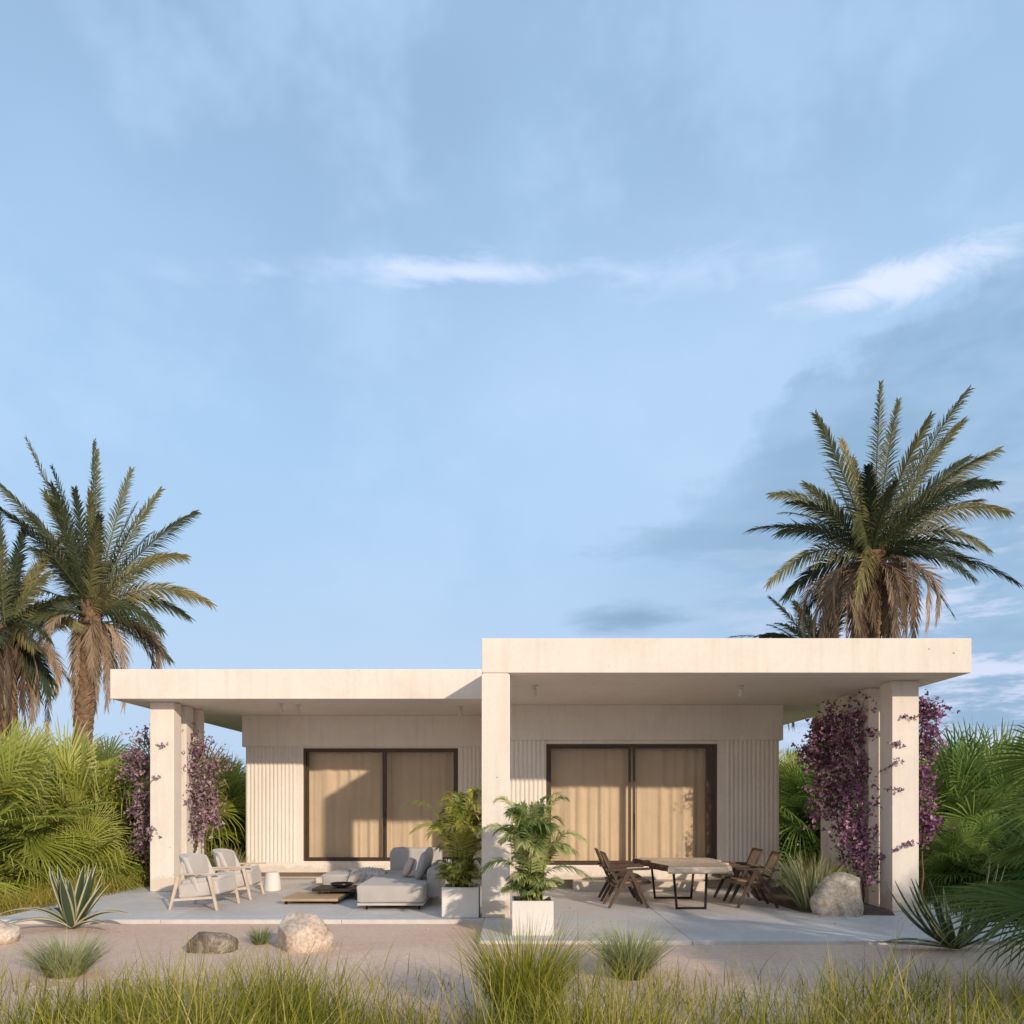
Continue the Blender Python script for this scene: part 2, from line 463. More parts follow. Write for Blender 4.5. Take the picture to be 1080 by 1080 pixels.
def blob(a0, e0, ra, re, n, amp):
    """soft elliptic patch broken up by noise n"""
    da = mth('DIVIDE', mth('SUBTRACT', az, a0), ra); de = mth('DIVIDE', mth('SUBTRACT', el, e0), re)
    d = mth('SQRT', mth('ADD', mth('MULTIPLY', da, da), mth('MULTIPLY', de, de)))
    d = mth('ADD', d, mth('MULTIPLY', mth('SUBTRACT', n, .5), amp))
    return smooth(d, 1.0, .1)
K = 1/.12
def C(r, g, b): return (r*K, g*K, b*K)
nA = sky_noise(.05, .12, 1.0, 4, .6, 0)
nB = sky_noise(.10, .5, 1.0, 5, .65, 0, 3.1)
nC = sky_noise(.035, .06, 1.0, 2, .55, 0, 7.7)
c = sky.outputs[0]
c = mul(nt, c, (1.0, 1.0, 1.0))
# thin veil of high cloud, thicker towards the horizon
veil = mth('ADD', mth('MULTIPLY', smooth(nC, .35, .72), .16), .62)
veil = mth('ADD', veil, mth('MULTIPLY', smooth(el, 48, 8), .20))
veil = mth('MULTIPLY', veil, mth('ADD', mth('MULTIPLY', smooth(sx.outputs[1], -.7, .25), .8), .2))
c = mul(nt, c, C(.305, .462, .655), veil, 'MIX')
nM = sky_noise(.07, .10, 1.0, 4, .6, 0, 40.0)
c = mul(nt, c, C(.36, .505, .69), mth('MULTIPLY', smooth(nM, .42, .72), .45), 'MIX')
low = smooth(el, 26, 2)
c = mul(nt, c, C(.385, .475, .61), mth('MULTIPLY', low, .7), 'MIX')
c = mul(nt, c, C(.37, .51, .69), mth('MULTIPLY', blob(14, 27, 34, 14, nC, 1.4), .6), 'MIX')
sunside = mth('MULTIPLY', smooth(sx.outputs[1], -.05, -.75), smooth(el, 60, 8))
c = mul(nt, c, C(.62, .50, .38), mth('MULTIPLY', sunside, .6), 'MIX')
# big dark cloud bank rising to the right
edge = mth('SUBTRACT', mth('ADD', 14.2, mth('MULTIPLY', mth('SUBTRACT', az, 2.0), .78)), el)
edge = mth('SUBTRACT', edge, mth('MULTIPLY', mth('POWER', mth('MAXIMUM', mth('SUBTRACT', az, 18.0), 0.0), 1.25), .20))
edge = mth('ADD', edge, mth('MULTIPLY', mth('SUBTRACT', nA, .5), 8.0))
nE = sky_noise(.22, .30, 1.0, 5, .62, 0, 33.0)
edge = mth('ADD', edge, mth('MULTIPLY', mth('SUBTRACT', nE, .5), 5.0))
bank = mth('MULTIPLY', smooth(edge, -.3, 2.2), smooth(az, 4, 22))
inner = sky_noise(.06, .16, 1.0, 4, .6, 0, 12.0)
bcol = nt.nodes.new('ShaderNodeMix'); bcol.data_type = 'RGBA'
nt.links.new(smooth(inner, .35, .65), bcol.inputs[0])
bcol.inputs[6].default_value = (*C(.155, .265, .40), 1); bcol.inputs[7].default_value = (*C(.235, .36, .515), 1)
c = mul(nt, c, bcol.outputs[2], mth('MULTIPLY', bank, .66), 'MIX')
# lavender streaks low on the right
stre = mth('MULTIPLY', smooth(nB, .42, .62), mth('MULTIPLY', smooth(el, 24, 8), smooth(az, 10, 28)))
c = mul(nt, c, C(.54, .58, .72), mth('MULTIPLY', stre, .8), 'MIX')
# small grey clouds low in the middle
c = mul(nt, c, C(.17, .27, .40), mth('MULTIPLY', blob(9.3, 13.6, 6.0, 1.5, nB, 1.2), .8), 'MIX')
c = mul(nt, c, C(.20, .31, .45), mth('MULTIPLY', blob(13, 18.5, 8.0, 2.0, nB, 1.9), .5), 'MIX')
# white streak high across the sky
cur = mth('SUBTRACT', 35.2, mth('MULTIPLY', mth('MULTIPLY', az, az), .0040))
de = mth('ABSOLUTE', mth('SUBTRACT', mth('ADD', el, mth('MULTIPLY', mth('SUBTRACT', nB, .5), 3.2)), cur))
streak = mth('MULTIPLY', smooth(de, 1.0, .0), smooth(nA, .42, .66))
streak = mth('MULTIPLY', streak, mth('MULTIPLY', smooth(az, -34, -12), smooth(az, 42, 34)))
c = mul(nt, c, C(.52, .60, .80), mth('MULTIPLY', streak, .5), 'MIX')
nW = sky_noise(.14, .42, 1.0, 6, .68, .6, 21.0)
c = mul(nt, c, C(.68, .70, .84), mth('MULTIPLY', blob(27.5, 31.6, 8.5, 1.5, nW, 1.5), .62), 'MIX')
c = mul(nt, c, C(.46, .55, .76), mth('MULTIPLY', blob(13, 34.2, 5.0, 1.6, nW, 2.0), .3), 'MIX')
c = mul(nt, c, C(.56, .62, .80), mth('MULTIPLY', blob(-4, 35.0, 11.0, .75, nW, 1.5), .6), 'MIX')
nt.links.new(c, bg.inputs[0])

# ------------------------------------------------------------------ ground
def ground():
    n = 160; vs = []; fs = []
    xs = [math.copysign(abs(t)**2.6*600, t) for t in np.linspace(-1, 1, n+1)]
    ys = [8+math.copysign(abs(t)**2.6*600, t) for t in np.linspace(-1, 1, n+1)]
    for y in ys:
        for x in xs:
            z = -.05+.018*noise.noise(Vector((x*.6, y*.6, 0)))+.008*noise.noise(Vector((x*2, y*2, 5)))
            if y > 16 or abs(x) > 12: z += min(1, max(0, (abs(y-10)-8)/40))*.5*noise.noise(Vector((x*.05, y*.05, 2)))-.03
            if -7.6 < x < 7.7 and 10 < y < 24: z = min(z, -.06)
            vs.append((x, y, z))
    for j in range(n):
        for i in range(n):
            a = j*(n+1)+i; fs.append((a, a+1, a+n+2, a+n+1))
    me = bpy.data.meshes.new('ground'); me.from_pydata(vs, [], fs)
    o = link_mesh('ground', me, M['sand'], None, True); tag(o, kind='structure')
ground()

bm = bmesh.new()
for x0, x1 in ((-7.5, -5.05), (-5.044, -2.45), (-2.444, -.406)):
    box(bm, x0, x1, 10.83, 17.0, -.2, 0, .006)
o = obj('terrace', bm, M['concrete']); tag(o, kind='structure')
bm = bmesh.new()
for x0, x1 in ((-.40, 2.2), (2.206, 4.8), (4.806, 7.6)):
    box(bm, x0, x1, 9.2, 15.2, -.2, 0, .006)
o = obj('terrace', bm, M['concrete']); tag(o, kind='structure')

# planting bed of soil by the right columns
bm = bmesh.new()
poly = [(4.45, 11.55), (5.0, 11.3), (5.7, 11.2), (5.85, 11.6), (5.85, 15.15), (5.35, 15.15), (5.3, 14.9), (4.5, 14.3), (4.25, 13.2)]
cx = sum(p[0] for p in poly)/len(poly); cy = sum(p[1] for p in poly)/len(poly)
rings = []
for k, (s_, z) in enumerate(((1.0, .004), (.93, .03), (.6, .05), (.2, .06))):
    rings.append([bm.verts.new((cx+(x-cx)*s_+.03*noise.noise(Vector((x*3, y*3, k))), cy+(y-cy)*s_, z)) for x, y in poly])
for u, v in zip(rings, rings[1:]):
    for k in range(len(poly)): bm.faces.new((u[k], u[(k+1) % len(poly)], v[(k+1) % len(poly)], v[k]))
bm.faces.new(rings[-1])
o = obj('planting_bed', bm, M['soil'], None, True); tag(o, kind='structure')

# ------------------------------------------------------------------ the two pavilions
def flutes(x0, x1, yf, z0, z1, pitch=.088, depth=.022):
    """vertical half-round ribs"""
    bm = bmesh.new()
    n = max(1, round((x1-x0)/pitch)); p = (x1-x0)/n; prof = [(x0, yf+depth+.02)]
    for i in range(n):
        a = x0+i*p
        prof.append((a+p*.06, yf+depth))
        for k in range(7):
            t = k/6; prof.append((a+p*(.12+.76*t), yf+depth-depth*math.sin(PI*(.12+.76*t))))
        prof.append((a+p*.94, yf+depth))
    prof.append((x1, yf+depth+.02))
    lo = [bm.verts.new((x, y, z0)) for x, y in prof]; hi = [bm.verts.new((x, y, z1)) for x, y in prof]
    for i in range(len(prof)-1): bm.faces.new((lo[i], lo[i+1], hi[i+1], hi[i]))
    return bm

def column(parent, x0, x1, y0, y1, ztop):
    bm = bmesh.new()
    box(bm, x0, x1, y0, y1, 0.002, ztop-.022, .008, 2)
    box(bm, x0+.02, x1-.02, y0+.02, y1-.02, ztop-.0215, ztop-.001)
    return obj('column', bm, M['plaster'], parent)

def glass_door(parent, x0, x1, mx0, mx1, y, z0, z1, jamb=0.0):
    bm = bmesh.new(); f = .05
    if jamb:
        box(bm, x1-f-jamb, x1-f-.0005, y+.005, y+.2, z0+f+.0005, z1-f-.0005, .003)
        x1b = x1-jamb
    else: x1b = x1
    box(bm, x0, x1, y, y+.09, z1-f, z1, .003); box(bm, x0, x1, y, y+.09, z0, z0+f, .003)
    box(bm, x0, x0+f, y, y+.09, z0+f, z1-f, .003); box(bm, x1-f, x1, y, y+.09, z0+f, z1-f, .003)
    fr = obj('sliding_door', bm, M['bronze'], parent)
    # fixed leaf (rear) and sliding leaf (front): stiles meet in the middle
    g = .05
    for a, b, yy in ((x0+f, mx0+.07, y+.05), (mx1-.07, x1b-f-.001, y+.012)):
        bm = bmesh.new()
        box(bm, a, a+g, yy, yy+.03, z0+f, z1-f, .002); box(bm, b-g, b, yy, yy+.03, z0+f, z1-f, .002)
        box(bm, a+g, b-g, yy, yy+.03, z0+f, z0+f+.03, .002); box(bm, a+g, b-g, yy, yy+.03, z1-f-.03, z1-f, .002)
        lf = obj('door_frame', bm, M['bronze'], fr)
        bm = bmesh.new(); box(bm, a+g, b-g, yy+.012, yy+.018, z0+f+.03, z1-f-.03)
        obj('pane', bm, M['glass'], fr)
    bm = bmesh.new(); hx = mx1-.07+.025; tube(bm, [(hx, y-.012, 1.15), (hx, y-.03, 1.17), (hx, y-.03, 1.43), (hx, y-.012, 1.45)], .008, n=8)
    obj('handle', bm, M['steel'], fr)
    return fr

def pavilion(name, label, X0, X1, YF, YB, zt, zs, wx0, wx1, WY, WB, hdr, band0, band1, dx0, dx1, mx0, mx1, dz0, dz1, fl, cols):
    root = empty(name, ((X0+X1)/2, (YF+YB)/2, 0), 0, label, 'pavilion', 'flat-roofed pavilions side by side')
    inv = Matrix.Translation(-root.location)
    def part(nm, bm, mat, sm=False):
        o = obj(nm, bm, mat, root, sm); o.matrix_parent_inverse = inv; return o
    bm = bmesh.new(); box(bm, X0, X1, YF, YB, zs, zt, .012, 2)
    part('roof', bm, M['plaster'])
    # walls: front header, sill band, blind strips; side and back walls; recessed base
    bm = bmesh.new(); yy = WY+.035
    box(bm, wx0, wx1, WY, WY+.25, hdr, zs-.001, .006)            # header beam
    box(bm, wx0+.03, wx1-.03, WY-.004, WY+.30, band0, band1, .006) # sill band
    box(bm, wx0+.07, dx0, yy+.012, WY+.30, band1+.0005, hdr-.0005)
    box(bm, dx1, wx1-.07, yy+.012, WY+.30, band1+.0005, hdr-.0005)
    box(bm, wx0+.12, wx1-.12, WY+.32, WY+.5, .002, band0-.001)    # recessed base wall
    box(bm, wx0+.03, wx0+.25, WY+.31, WB, .004, zs-.002)
    box(bm, wx1-.25, wx1-.03, WY+.31, WB, .004, zs-.002)
    box(bm, wx0+.26, wx1-.26, WB-.25, WB-.003, .004, zs-.002)
    box(bm, wx0+.26, wx1-.26, WY+.52, WB-.26, .1, .25)            # inner floor
    box(bm, dx0, dx1, yy+.03, WY+.295, band1+.0005, dz0-.001)
    if hdr-dz1 > .02: box(bm, dx0+.0005, dx1-.0005, yy+.03, WY+.245, dz1+.001, hdr-.0005)
    part('wall', bm, M['plaster'])
    for a, b in fl:
        part('fluted_panel', flutes(a, b, WY+.022, band1+.002, hdr-.002), M['plaster'])
    d = glass_door(root, dx0+.002, dx1-.002, mx0, mx1, WY+.10, dz0, dz1-.002, .10 if X1 > 0 else 0.0); d.matrix_parent_inverse = inv
    for a, b, c_, d_ in cols:
        o = column(root, a, b, c_, d_, zs); o.matrix_parent_inverse = inv
    return root

pavilion('pavilion', 'white flat-roofed pavilion set further back on the left, behind the sofa and pale armchairs',
         -7.36, -.446, 13.82, 22.0, 4.12, 3.574, -5.89, -.45, 16.46, 21.5, 2.89, .145, .352,
         -4.57, -1.18, -2.87, -2.73, .385, 2.86, [(-5.82, -4.72), (-1.14, -.5)],
         [(-6.81, -6.36, 14.2, 14.52), (-6.81, -6.36, 14.74, 15.06), (-6.81, -6.36, 15.28, 15.60)])
pavilion('pavilion', 'taller-looking white flat-roofed pavilion nearer on the right, over the dining table',
         -.442, 6.70, 11.0, 21.0, 4.077, 3.572, -.44, 5.26, 14.63, 20.6, 2.884, .18, .413,
         .665, 4.0, 2.26, 2.43, .455, 2.815, [(-.37, .655), (4.16, 5.18)],
         [(-.442, -.03, 11.0, 11.42), (5.87, 6.28, 11.65, 12.05), (5.87, 6.28, 12.42, 12.82), (5.87, 6.28, 13.19, 13.59), (5.87, 6.28, 13.96, 14.36)])

for x0, x1, y0, y1, h, lb in ((-4.0, -1.85, 15.4, 16.75, .143, 'white step block under the left glass door, behind the grey sofa'),
                              (1.18, 3.68, 14.25, 14.92, .178, 'white step block under the right glass door, behind the dining table')):
    bm = bmesh.new(); box(bm, x0, x1, y0, y1, .002, h, .01, 2)
    # small shadow groove round the foot
    box(bm, x0+.03, x1-.03, y0-.006, y0+.02, .004, .02, .002)
    tag(obj('step_block', bm, M['plaster']), lb, 'step', 'white door steps')

# curtains: pleated sheets behind the glass
def curtain(x0, x1, y, z0, z1, seed, bunch, label):
    random.seed(seed); n = 220; vs = []; fs = []; rows = 8
    ph = [rnd(0, 6) for _ in range(4)]
    for r in range(rows+1):
        z = z0+(z1-z0)*r/rows
        for i in range(n+1):
            t = i/n; x = x0+(x1-x0)*t
            near = math.exp(-abs(t-bunch)*9)
            f = 52*t+10*math.exp(-abs(t-bunch)*7)*math.copysign(1, t-bunch+1e-6)
            a = (.016+.03*near)*(.75+.25*noise.noise(Vector((t*7, seed, 0))))
            yy = y+a*math.sin(f*1.0+ph[0]+.25*math.sin(t*11+ph[1]))+.012*math.sin(f*.43+ph[2])+.004*noise.noise(Vector((t*30, z*.8, seed)))
            yy += .006*(1-r/rows)*math.sin(f*1.9+ph[3])
            vs.append((x, yy, z))
    for r in range(rows):
        for i in range(n):
            a = r*(n+1)+i; fs.append((a, a+1, a+n+2, a+n+1))
    me = bpy.data.meshes.new('curtain'); me.from_pydata(vs, [], fs)
    o = link_mesh('curtain', me, M['curtain'], None, True)
    tag(o, label, 'curtain', 'beige curtains behind the glass doors')
curtain(-4.53, -2.80, 16.80, .38, 2.87, 1, .07, 'beige curtain at the left half of the left glass door, above the throw')
curtain(-2.82, -1.20, 16.84, .38, 2.87, 2, .08, 'beige curtain at the right half of the left glass door, above the sofa back')
curtain(.70, 2.34, 15.00, .45, 2.83, 3, .05, 'beige curtain at the left half of the right glass door, behind the potted palm')
curtain(2.32, 3.97, 15.04, .45, 2.83, 4, .10, 'beige curtain at the right half of the right glass door, above the table')

# ceiling spots
spots = [(-4.44, 14.5, 'left of the two close spotlights under the left ceiling'), (-4.17, 14.72, 'right of the two close spotlights under the left ceiling'),
         (-1.02, 14.95, 'small spotlight under the left ceiling close to the central column'), (.36, 12.2, 'small spotlight under the right ceiling near the central column'),
         (3.70, 12.2, 'small spotlight under the right ceiling above the dark chairs')]
for i, (x, y, lb) in enumerate(spots):
    if i == 0:
        s0 = empty('ceiling_spotlight', (x, y, 3.571))
        bm = bmesh.new(); lathe(bm, [(.05, -.0), (.05, -.012), (.0, -.0125)], 20); tube(bm, [(0, 0, -.012), (0, 0, -.05)], .008)
        obj('mount', bm, M['lamp'], s0)
        bm = bmesh.new(); t = bmesh.new()
        lathe(t, [(0, .07), (.028, .065), (.034, .05), (.036, -.06), (.030, -.062), (.026, -.04), (0, -.04)], 20)
        merge(bm, t, Matrix.Translation((0, -.01, -.11)) @ Matrix.Rotation(R(25), 4, 'X'))
        obj('lamp_head', bm, M['lamp'], s0)
        s = s0
    else:
        s = copy_tree(s0); s.location = (x, y, 3.571 if x < 0 else 3.569)
    tag(s, 'grey '+lb, 'spotlight', 'small ceiling spotlights')

# ------------------------------------------------------------------ furniture: armchairs
def armchair():
    root = empty('armchair', (0, 0, 0))
    D, W = .76, .80      # x: back(0) to front(D); y: width
    for sy in (-1, 1):
        y = sy*W/2
        bm = bmesh.new()
        bar(bm, (0, y, 0), (.145, y, .545), .034, .034, .042, .05)
        obj('leg', bm, M['ash'], root)
        bm = bmesh.new()
        bar(bm, (D, y, 0), (.635, y, .545), .034, .034, .042, .05)
        obj('leg', bm, M['ash'], root)
        bm = bmesh.new(); bar(bm, (.055, y*.985, .155), (D-.045, y*.985, .205), .024, .04)
        obj('side_stretcher', bm, M['ash'], root)
        bm = bmesh.new(); bar(bm, (.06, y, .555), (.80, y, .572), .075, .028, .06, .024, bev=.01)
        obj('armrest', bm, M['ash'], root)
    bm = bmesh.new()
    bar(bm, (.60, -W/2+.03, .30), (.60, W/2-.03, .30), .03, .05, side=(1, 0, 0))
    bar(bm, (.15, -W/2+.03, .22), (.15, W/2-.03, .22), .03, .05, side=(1, 0, 0))
    bar(bm, (.09, -.25, .18), (.66, -.25, .29), .03, .045); bar(bm, (.09, .25, .18), (.66, .25, .29), .03, .045)
    obj('seat_rail', bm, M['ash'], root)
    Mx = Matrix.Rotation(R(-8), 4, 'Y')
    bm = bmesh.new(); cushion(bm, (.42, 0, .315), (.66, .70, .25), 14, .008, Mx, 1, sharp_z=8)
    obj('seat_cushion', bm, M['linen'], root, True)
    bm = bmesh.new(); cushion(bm, (.42, 0, .455), (.62, .64, .12), 9, .010, Mx, 4, sharp_z=3.4)
    obj('seat_pad', bm, M['linen'], root, True)
    # curved shell back
    bm = bmesh.new(); n = 20; m = 10; f = []; b = []
    for j in range(m+1):
        v = j/m; zz = .26+.60*v
        rf = []; rb = []
        for i in range(n+1):
            u = -1+2*i/n
            top = 1-.07*abs(u)**3.5*v
            z = .26+(zz-.26)*top
            x = .15-.15*v+.30*abs(u)**2.6*(1-.35*v)
            y = u*(W/2-.035)*(1-.05*v)
            th = .085*(1-.35*abs(u)**4)
            rf.append(bm.verts.new((x+th, y*.95, z))); rb.append(bm.verts.new((x-.015, y, z)))
        f.append(rf); b.append(rb)
    for g, fl in ((f, 0), (b, 1)):
        for j in range(m):
            for i in range(n):
                q = (g[j][i], g[j][i+1], g[j+1][i+1], g[j+1][i]); bm.faces.new(q if fl == 0 else q[::-1])
    for i in range(n):
        bm.faces.new((f[m][i], f[m][i+1], b[m][i+1], b[m][i])); bm.faces.new((f[0][i+1], f[0][i], b[0][i], b[0][i+1]))
    for j in range(m):
        bm.faces.new((f[j][0], f[j+1][0], b[j+1][0], b[j][0])); bm.faces.new((f[j][n], b[j][n], b[j+1][n], f[j+1][n]))
    bmesh.ops.recalc_face_normals(bm, faces=bm.faces)
    o = obj('backrest', bm, M['linen'], root, True)
    sm = o.modifiers.new('soft', 'SUBSURF'); sm.levels = 1; sm.render_levels = 2
    bm = bmesh.new(); cushion(bm, (.21, 0, .66), (.14, .66, .36), 10, .012, Matrix.Rotation(R(-14), 4, 'Y'), 9, sharp_z=3.4)
    obj('back_cushion', bm, M['linen'], root, True)
    return root
a1 = armchair(); a1.location = (-5.31, 12.17, 0.001); a1.rotation_euler.z = R(-4)
tag(a1, 'pale wood armchair with light grey cushions nearest the front terrace edge, beside the left column', 'armchair', 'pale wooden armchairs')
a2 = copy_tree(a1); a2.location = (-5.27, 13.34, .001); a2.rotation_euler.z = R(3)
tag(a2, 'pale wood armchair with light grey cushions further back, beside the white stool', 'armchair', 'pale wooden armchairs')

bm = bmesh.new(); lathe(bm, [(0, 0.002), (.155, .002), (.165, .02), (.150, .20), (.125, .33), (.112, .352), (.09, .357), (0, .357)], 48)
o = obj('stool', bm, M['planter'], None, True); o.location = (-4.55, 14.33, 0)
tag(o, 'small white tapered stool standing behind the pale armchairs', 'stool')

# coffee tables
t = empty('coffee_table', (-3.33, 12.85, 0), 0, 'low pale oak platform table in front of the sofa', 'coffee table', 'low tables by the sofa')
bm = bmesh.new()
for k in range(6):
    y0 = -.46+k*.153; box(bm, -.47, .47, y0, y0+.150, .055, .098, .003)
obj('tabletop', bm, M['oak'], t)
for sx_ in (-1, 1):
    for sy in (-1, 1):
        bm = bmesh.new(); box(bm, sx_*.40-.02, sx_*.40+.02, sy*.38-.02, sy*.38+.02, .001, .0545, .003)
        obj('leg', bm, M['steel'], t)
t = empty('coffee_table', (-3.02, 13.28, 0), 0, 'dark wooden table slab overlapping the oak platform, under the black bowl', 'coffee table', 'low tables by the sofa')
bm = bmesh.new(); box(bm, -.42, .42, -.32, .32, .145, .195, .006, 2); obj('tabletop', bm, M['black_wood'], t)
bm = bmesh.new(); bar(bm, (.34, -.26, .002), (.34, -.26, .145), .04, .04); obj('leg', bm, M['black_wood'], t)
bm = bmesh.new(); bar(bm, (.34, .26, .002), (.34, .26, .145), .04, .04); obj('leg', bm, M['black_wood'], t)
bm = bmesh.new(); bar(bm, (-.30, .26, .099), (-.30, .26, .145), .04, .04); obj('leg', bm, M['black_wood'], t)
bm = bmesh.new(); bar(bm, (-.30, -.26, .099), (-.30, -.26, .145), .04, .04); obj('leg', bm, M['black_wood'], t)
bm = bmesh.new(); lathe(bm, [(0, .002), (.08, .002), (.17, .03), (.205, .075), (.195, .076), (.16, .04), (.07, .018), (0, .016)], 48)
o = obj('bowl', bm, M['black'], None, True); o.location = (-2.98, 13.22, .195)
tag(o, 'wide shallow black bowl on the dark table slab', 'bowl')

# sofa (corner, chaise towards the camera)
s = empty('sofa', (-1.9, 13.1, 0), 0, 'low light grey corner sofa with a chaise reaching towards the terrace edge', 'sofa')
inv = Matrix.Translation(-s.location)
def sp(nm, bm, mat, sm=False):
    o = obj(nm, bm, mat, s, sm); o.matrix_parent_inverse = inv; return o
bm = bmesh.new(); box(bm, -2.41, -1.38, 11.74, 14.55, .075, .112, .008, 2); sp('base_frame', bm, M['linen'])
bm = bmesh.new(); box(bm, -3.42, -2.425, 13.62, 14.55, .075, .115, .01, 2); sp('base_frame', bm, M['linen'])
for x, y in ((-2.28, 11.86), (-1.46, 11.86), (-2.28, 14.4), (-1.46, 14.4), (-3.3, 13.75), (-3.3, 14.4), (-1.46, 13.1)):
    bm = bmesh.new(); tube(bm, [(x, y, .001), (x, y, .076)], .016, n=12); sp('leg', bm, M['steel'])
bm = bmesh.new(); cushion(bm, (-1.90, 12.48, .255), (1.06, 1.55, .29), 26, .012, None, 2, 96, 32, 11); sp('seat_cushion', bm, M['grey_fabric'], True)
bm = bmesh.new(); cushion(bm, (-1.90, 13.88, .25), (1.06, 1.25, .28), 26, .012, None, 5, 96, 32, 11); sp('seat_cushion', bm, M['grey_fabric'], True)
bm = bmesh.new(); cushion(bm, (-2.93, 14.07, .25), (1.00, .95, .28), 26, .012, None, 7, 96, 32, 11); sp('seat_cushion', bm, M['grey_fabric'], True)
bm = bmesh.new(); cushion(bm, (-1.27, 13.35, .36), (.22, 2.35, .50), 18, .012, None, 8, 96, 32, 9); sp('backrest', bm, M['grey_fabric'], True)
bm = bmesh.new(); cushion(bm, (-1.83, 14.46, .50), (.98, .20, .62), 18, .012, None, 11, 96, 32, 9); sp('backrest', bm, M['grey_fabric'], True)
for i, (x, y, z, sz, rot, tilt, mt, lb) in enumerate((
        (-1.50, 12.62, .62, (.16, .50, .48), 6, 16, 'pillow', 'square grey pillow nearest the front of the sofa'),
        (-1.52, 13.10, .62, (.16, .46, .45), -8, 18, 'pillow', 'square grey pillow in the middle of the pillow row on the sofa'),
        (-1.78, 12.98, .57, (.13, .40, .34), 14, 24, 'pillow_tan', 'small pale pinkish pillow leaning on the grey ones on the sofa'),
        (-1.52, 13.62, .64, (.17, .50, .48), 4, 14, 'pillow', 'square grey pillow furthest back along the sofa'))):
    bm = bmesh.new(); Mx = Matrix.Rotation(R(rot), 4, 'Z') @ Matrix.Rotation(R(tilt), 4, 'Y')
    cushion(bm, (0, 0, 0), sz, 2.2, .014, Mx, 20+i, 48, 24, 2.6)
    # pinch towards square corners
    o = obj('pillow', bm, M[mt], None, True); o.location = (x, y, z); tag(o, lb, 'pillow', 'pillows on the sofa')

# throw draped over the far left seat
def throw():
    vs = []; fs = []; n = 60; m = 40
    for j in range(m+1):
        v = j/m
        for i in range(n+1):
            u = i/n
            x = -2.98+.62*u+.10*math.sin(v*5)+.10*(v-.5)
            # path over the front of the seat: hangs down, then lies on top
            if v < .28:
                k = v/.28; y = 13.585-.012*math.sin(k*3); z = .16+.235*k
            else:
                k = (v-.28)/.72; y = 13.60+.62*k; z = .405+.004
            r = math.sin(u*34+3*noise.noise(Vector((u*3, v*3, 1)))+v*2)*.016+.015*noise.noise(Vector((u*8, v*8, 3)))
            if v < .28: y -= .03+r
            else: z += .012+abs(r)*1.3+.05*math.exp(-((v-.6)**2)/.03)*math.sin(PI*u)
            vs.append((x, y, z))
    for j in range(m):
        for i in range(n):
            a = j*(n+1)+i; fs.append((a, a+1, a+n+2, a+n+1))
    me = bpy.data.meshes.new('throw_blanket'); me.from_pydata(vs, [], fs)
    o = link_mesh('throw_blanket', me, M['throw'], None, True)
    sm = o.modifiers.new('thick', 'SOLIDIFY'); sm.thickness = .008
    tag(o, 'crumpled pale throw draped over the far left seat of the sofa', 'throw blanket')
throw()

# ------------------------------------------------------------------ dining table and chairs
t = empty('dining_table', (2.85, 12.5, 0), 0, 'live edge burl slab dining table on two black steel frame legs', 'table')
inv = Matrix.Translation(-t.location)
def slab_outline():
    L_ = [(2.39, 11.55), (2.44, 11.9), (2.31, 12.3), (2.27, 12.55), (2.36, 12.85), (2.2, 13.1), (2.14, 13.5)]
    R_ = [(3.5, 13.55), (3.62, 13.1), (3.5, 12.7), (3.55, 12.35), (3.42, 12.1), (3.46, 11.85), (3.3, 11.6), (2.9, 11.52)]
    pts = []
    al = L_+R_
    for i in range(len(al)):
        a, b = Vector(al[i]), Vector(al[(i+1) % len(al)])
        for k in range(10):
            q = a.lerp(b, k/10)
            q += Vector((noise.noise(Vector((q.x*6, q.y*6, 0))), noise.noise(Vector((q.x*6, q.y*6, 9)))))*.045
            pts.append(q)
    return pts
pts = slab_outline(); cx = sum(p.x for p in pts)/len(pts); cy = sum(p.y for p in pts)/len(pts)
bm = bmesh.new(); rr = []
for s_, z in ((.95, .585), (1.0, .61), (.985, .66), (.97, .688), (.9, .692), (.55, .693)):
    rr.append([bm.verts.new((cx+(p.x-cx)*s_, cy+(p.y-cy)*s_, z+.006*noise.noise(Vector((p.x*9, p.y*9, z*20))))) for p in pts])
n = len(pts)
for u, v in zip(rr, rr[1:]):
    for k in range(n): bm.faces.new((u[k], u[(k+1) % n], v[(k+1) % n], v[k]))
bm.faces.new(rr[-1]); bm.faces.new(rr[0][::-1])
bmesh.ops.recalc_face_normals(bm, faces=bm.faces)
bm.normal_update()
top = obj('tabletop', bm, M['burl'], t); top.matrix_parent_inverse = inv
top.data.materials.append(M['bark_edge'])
for p in top.data.polygons:
    if p.normal.x < -.35 and abs(p.normal.z) < .8: p.material_index = 1
for (xa, xb, xc, xd, y) in ((2.54, 3.06, 2.59, 3.04, 11.87), (2.43, 3.17, 2.49, 3.12, 13.15)):
    bm = bmesh.new(); b_ = .035
    bar(bm, (xc, y, .018), (xa, y, .585), b_, b_); bar(bm, (xd, y, .018), (xb, y, .585), b_, b_)
    bar(bm, (xc-.018, y, .019), (xd+.018, y, .019), b_*1.04, b_)
    o = obj('leg_frame', bm, M['steel'], t); o.matrix_parent_inverse = inv

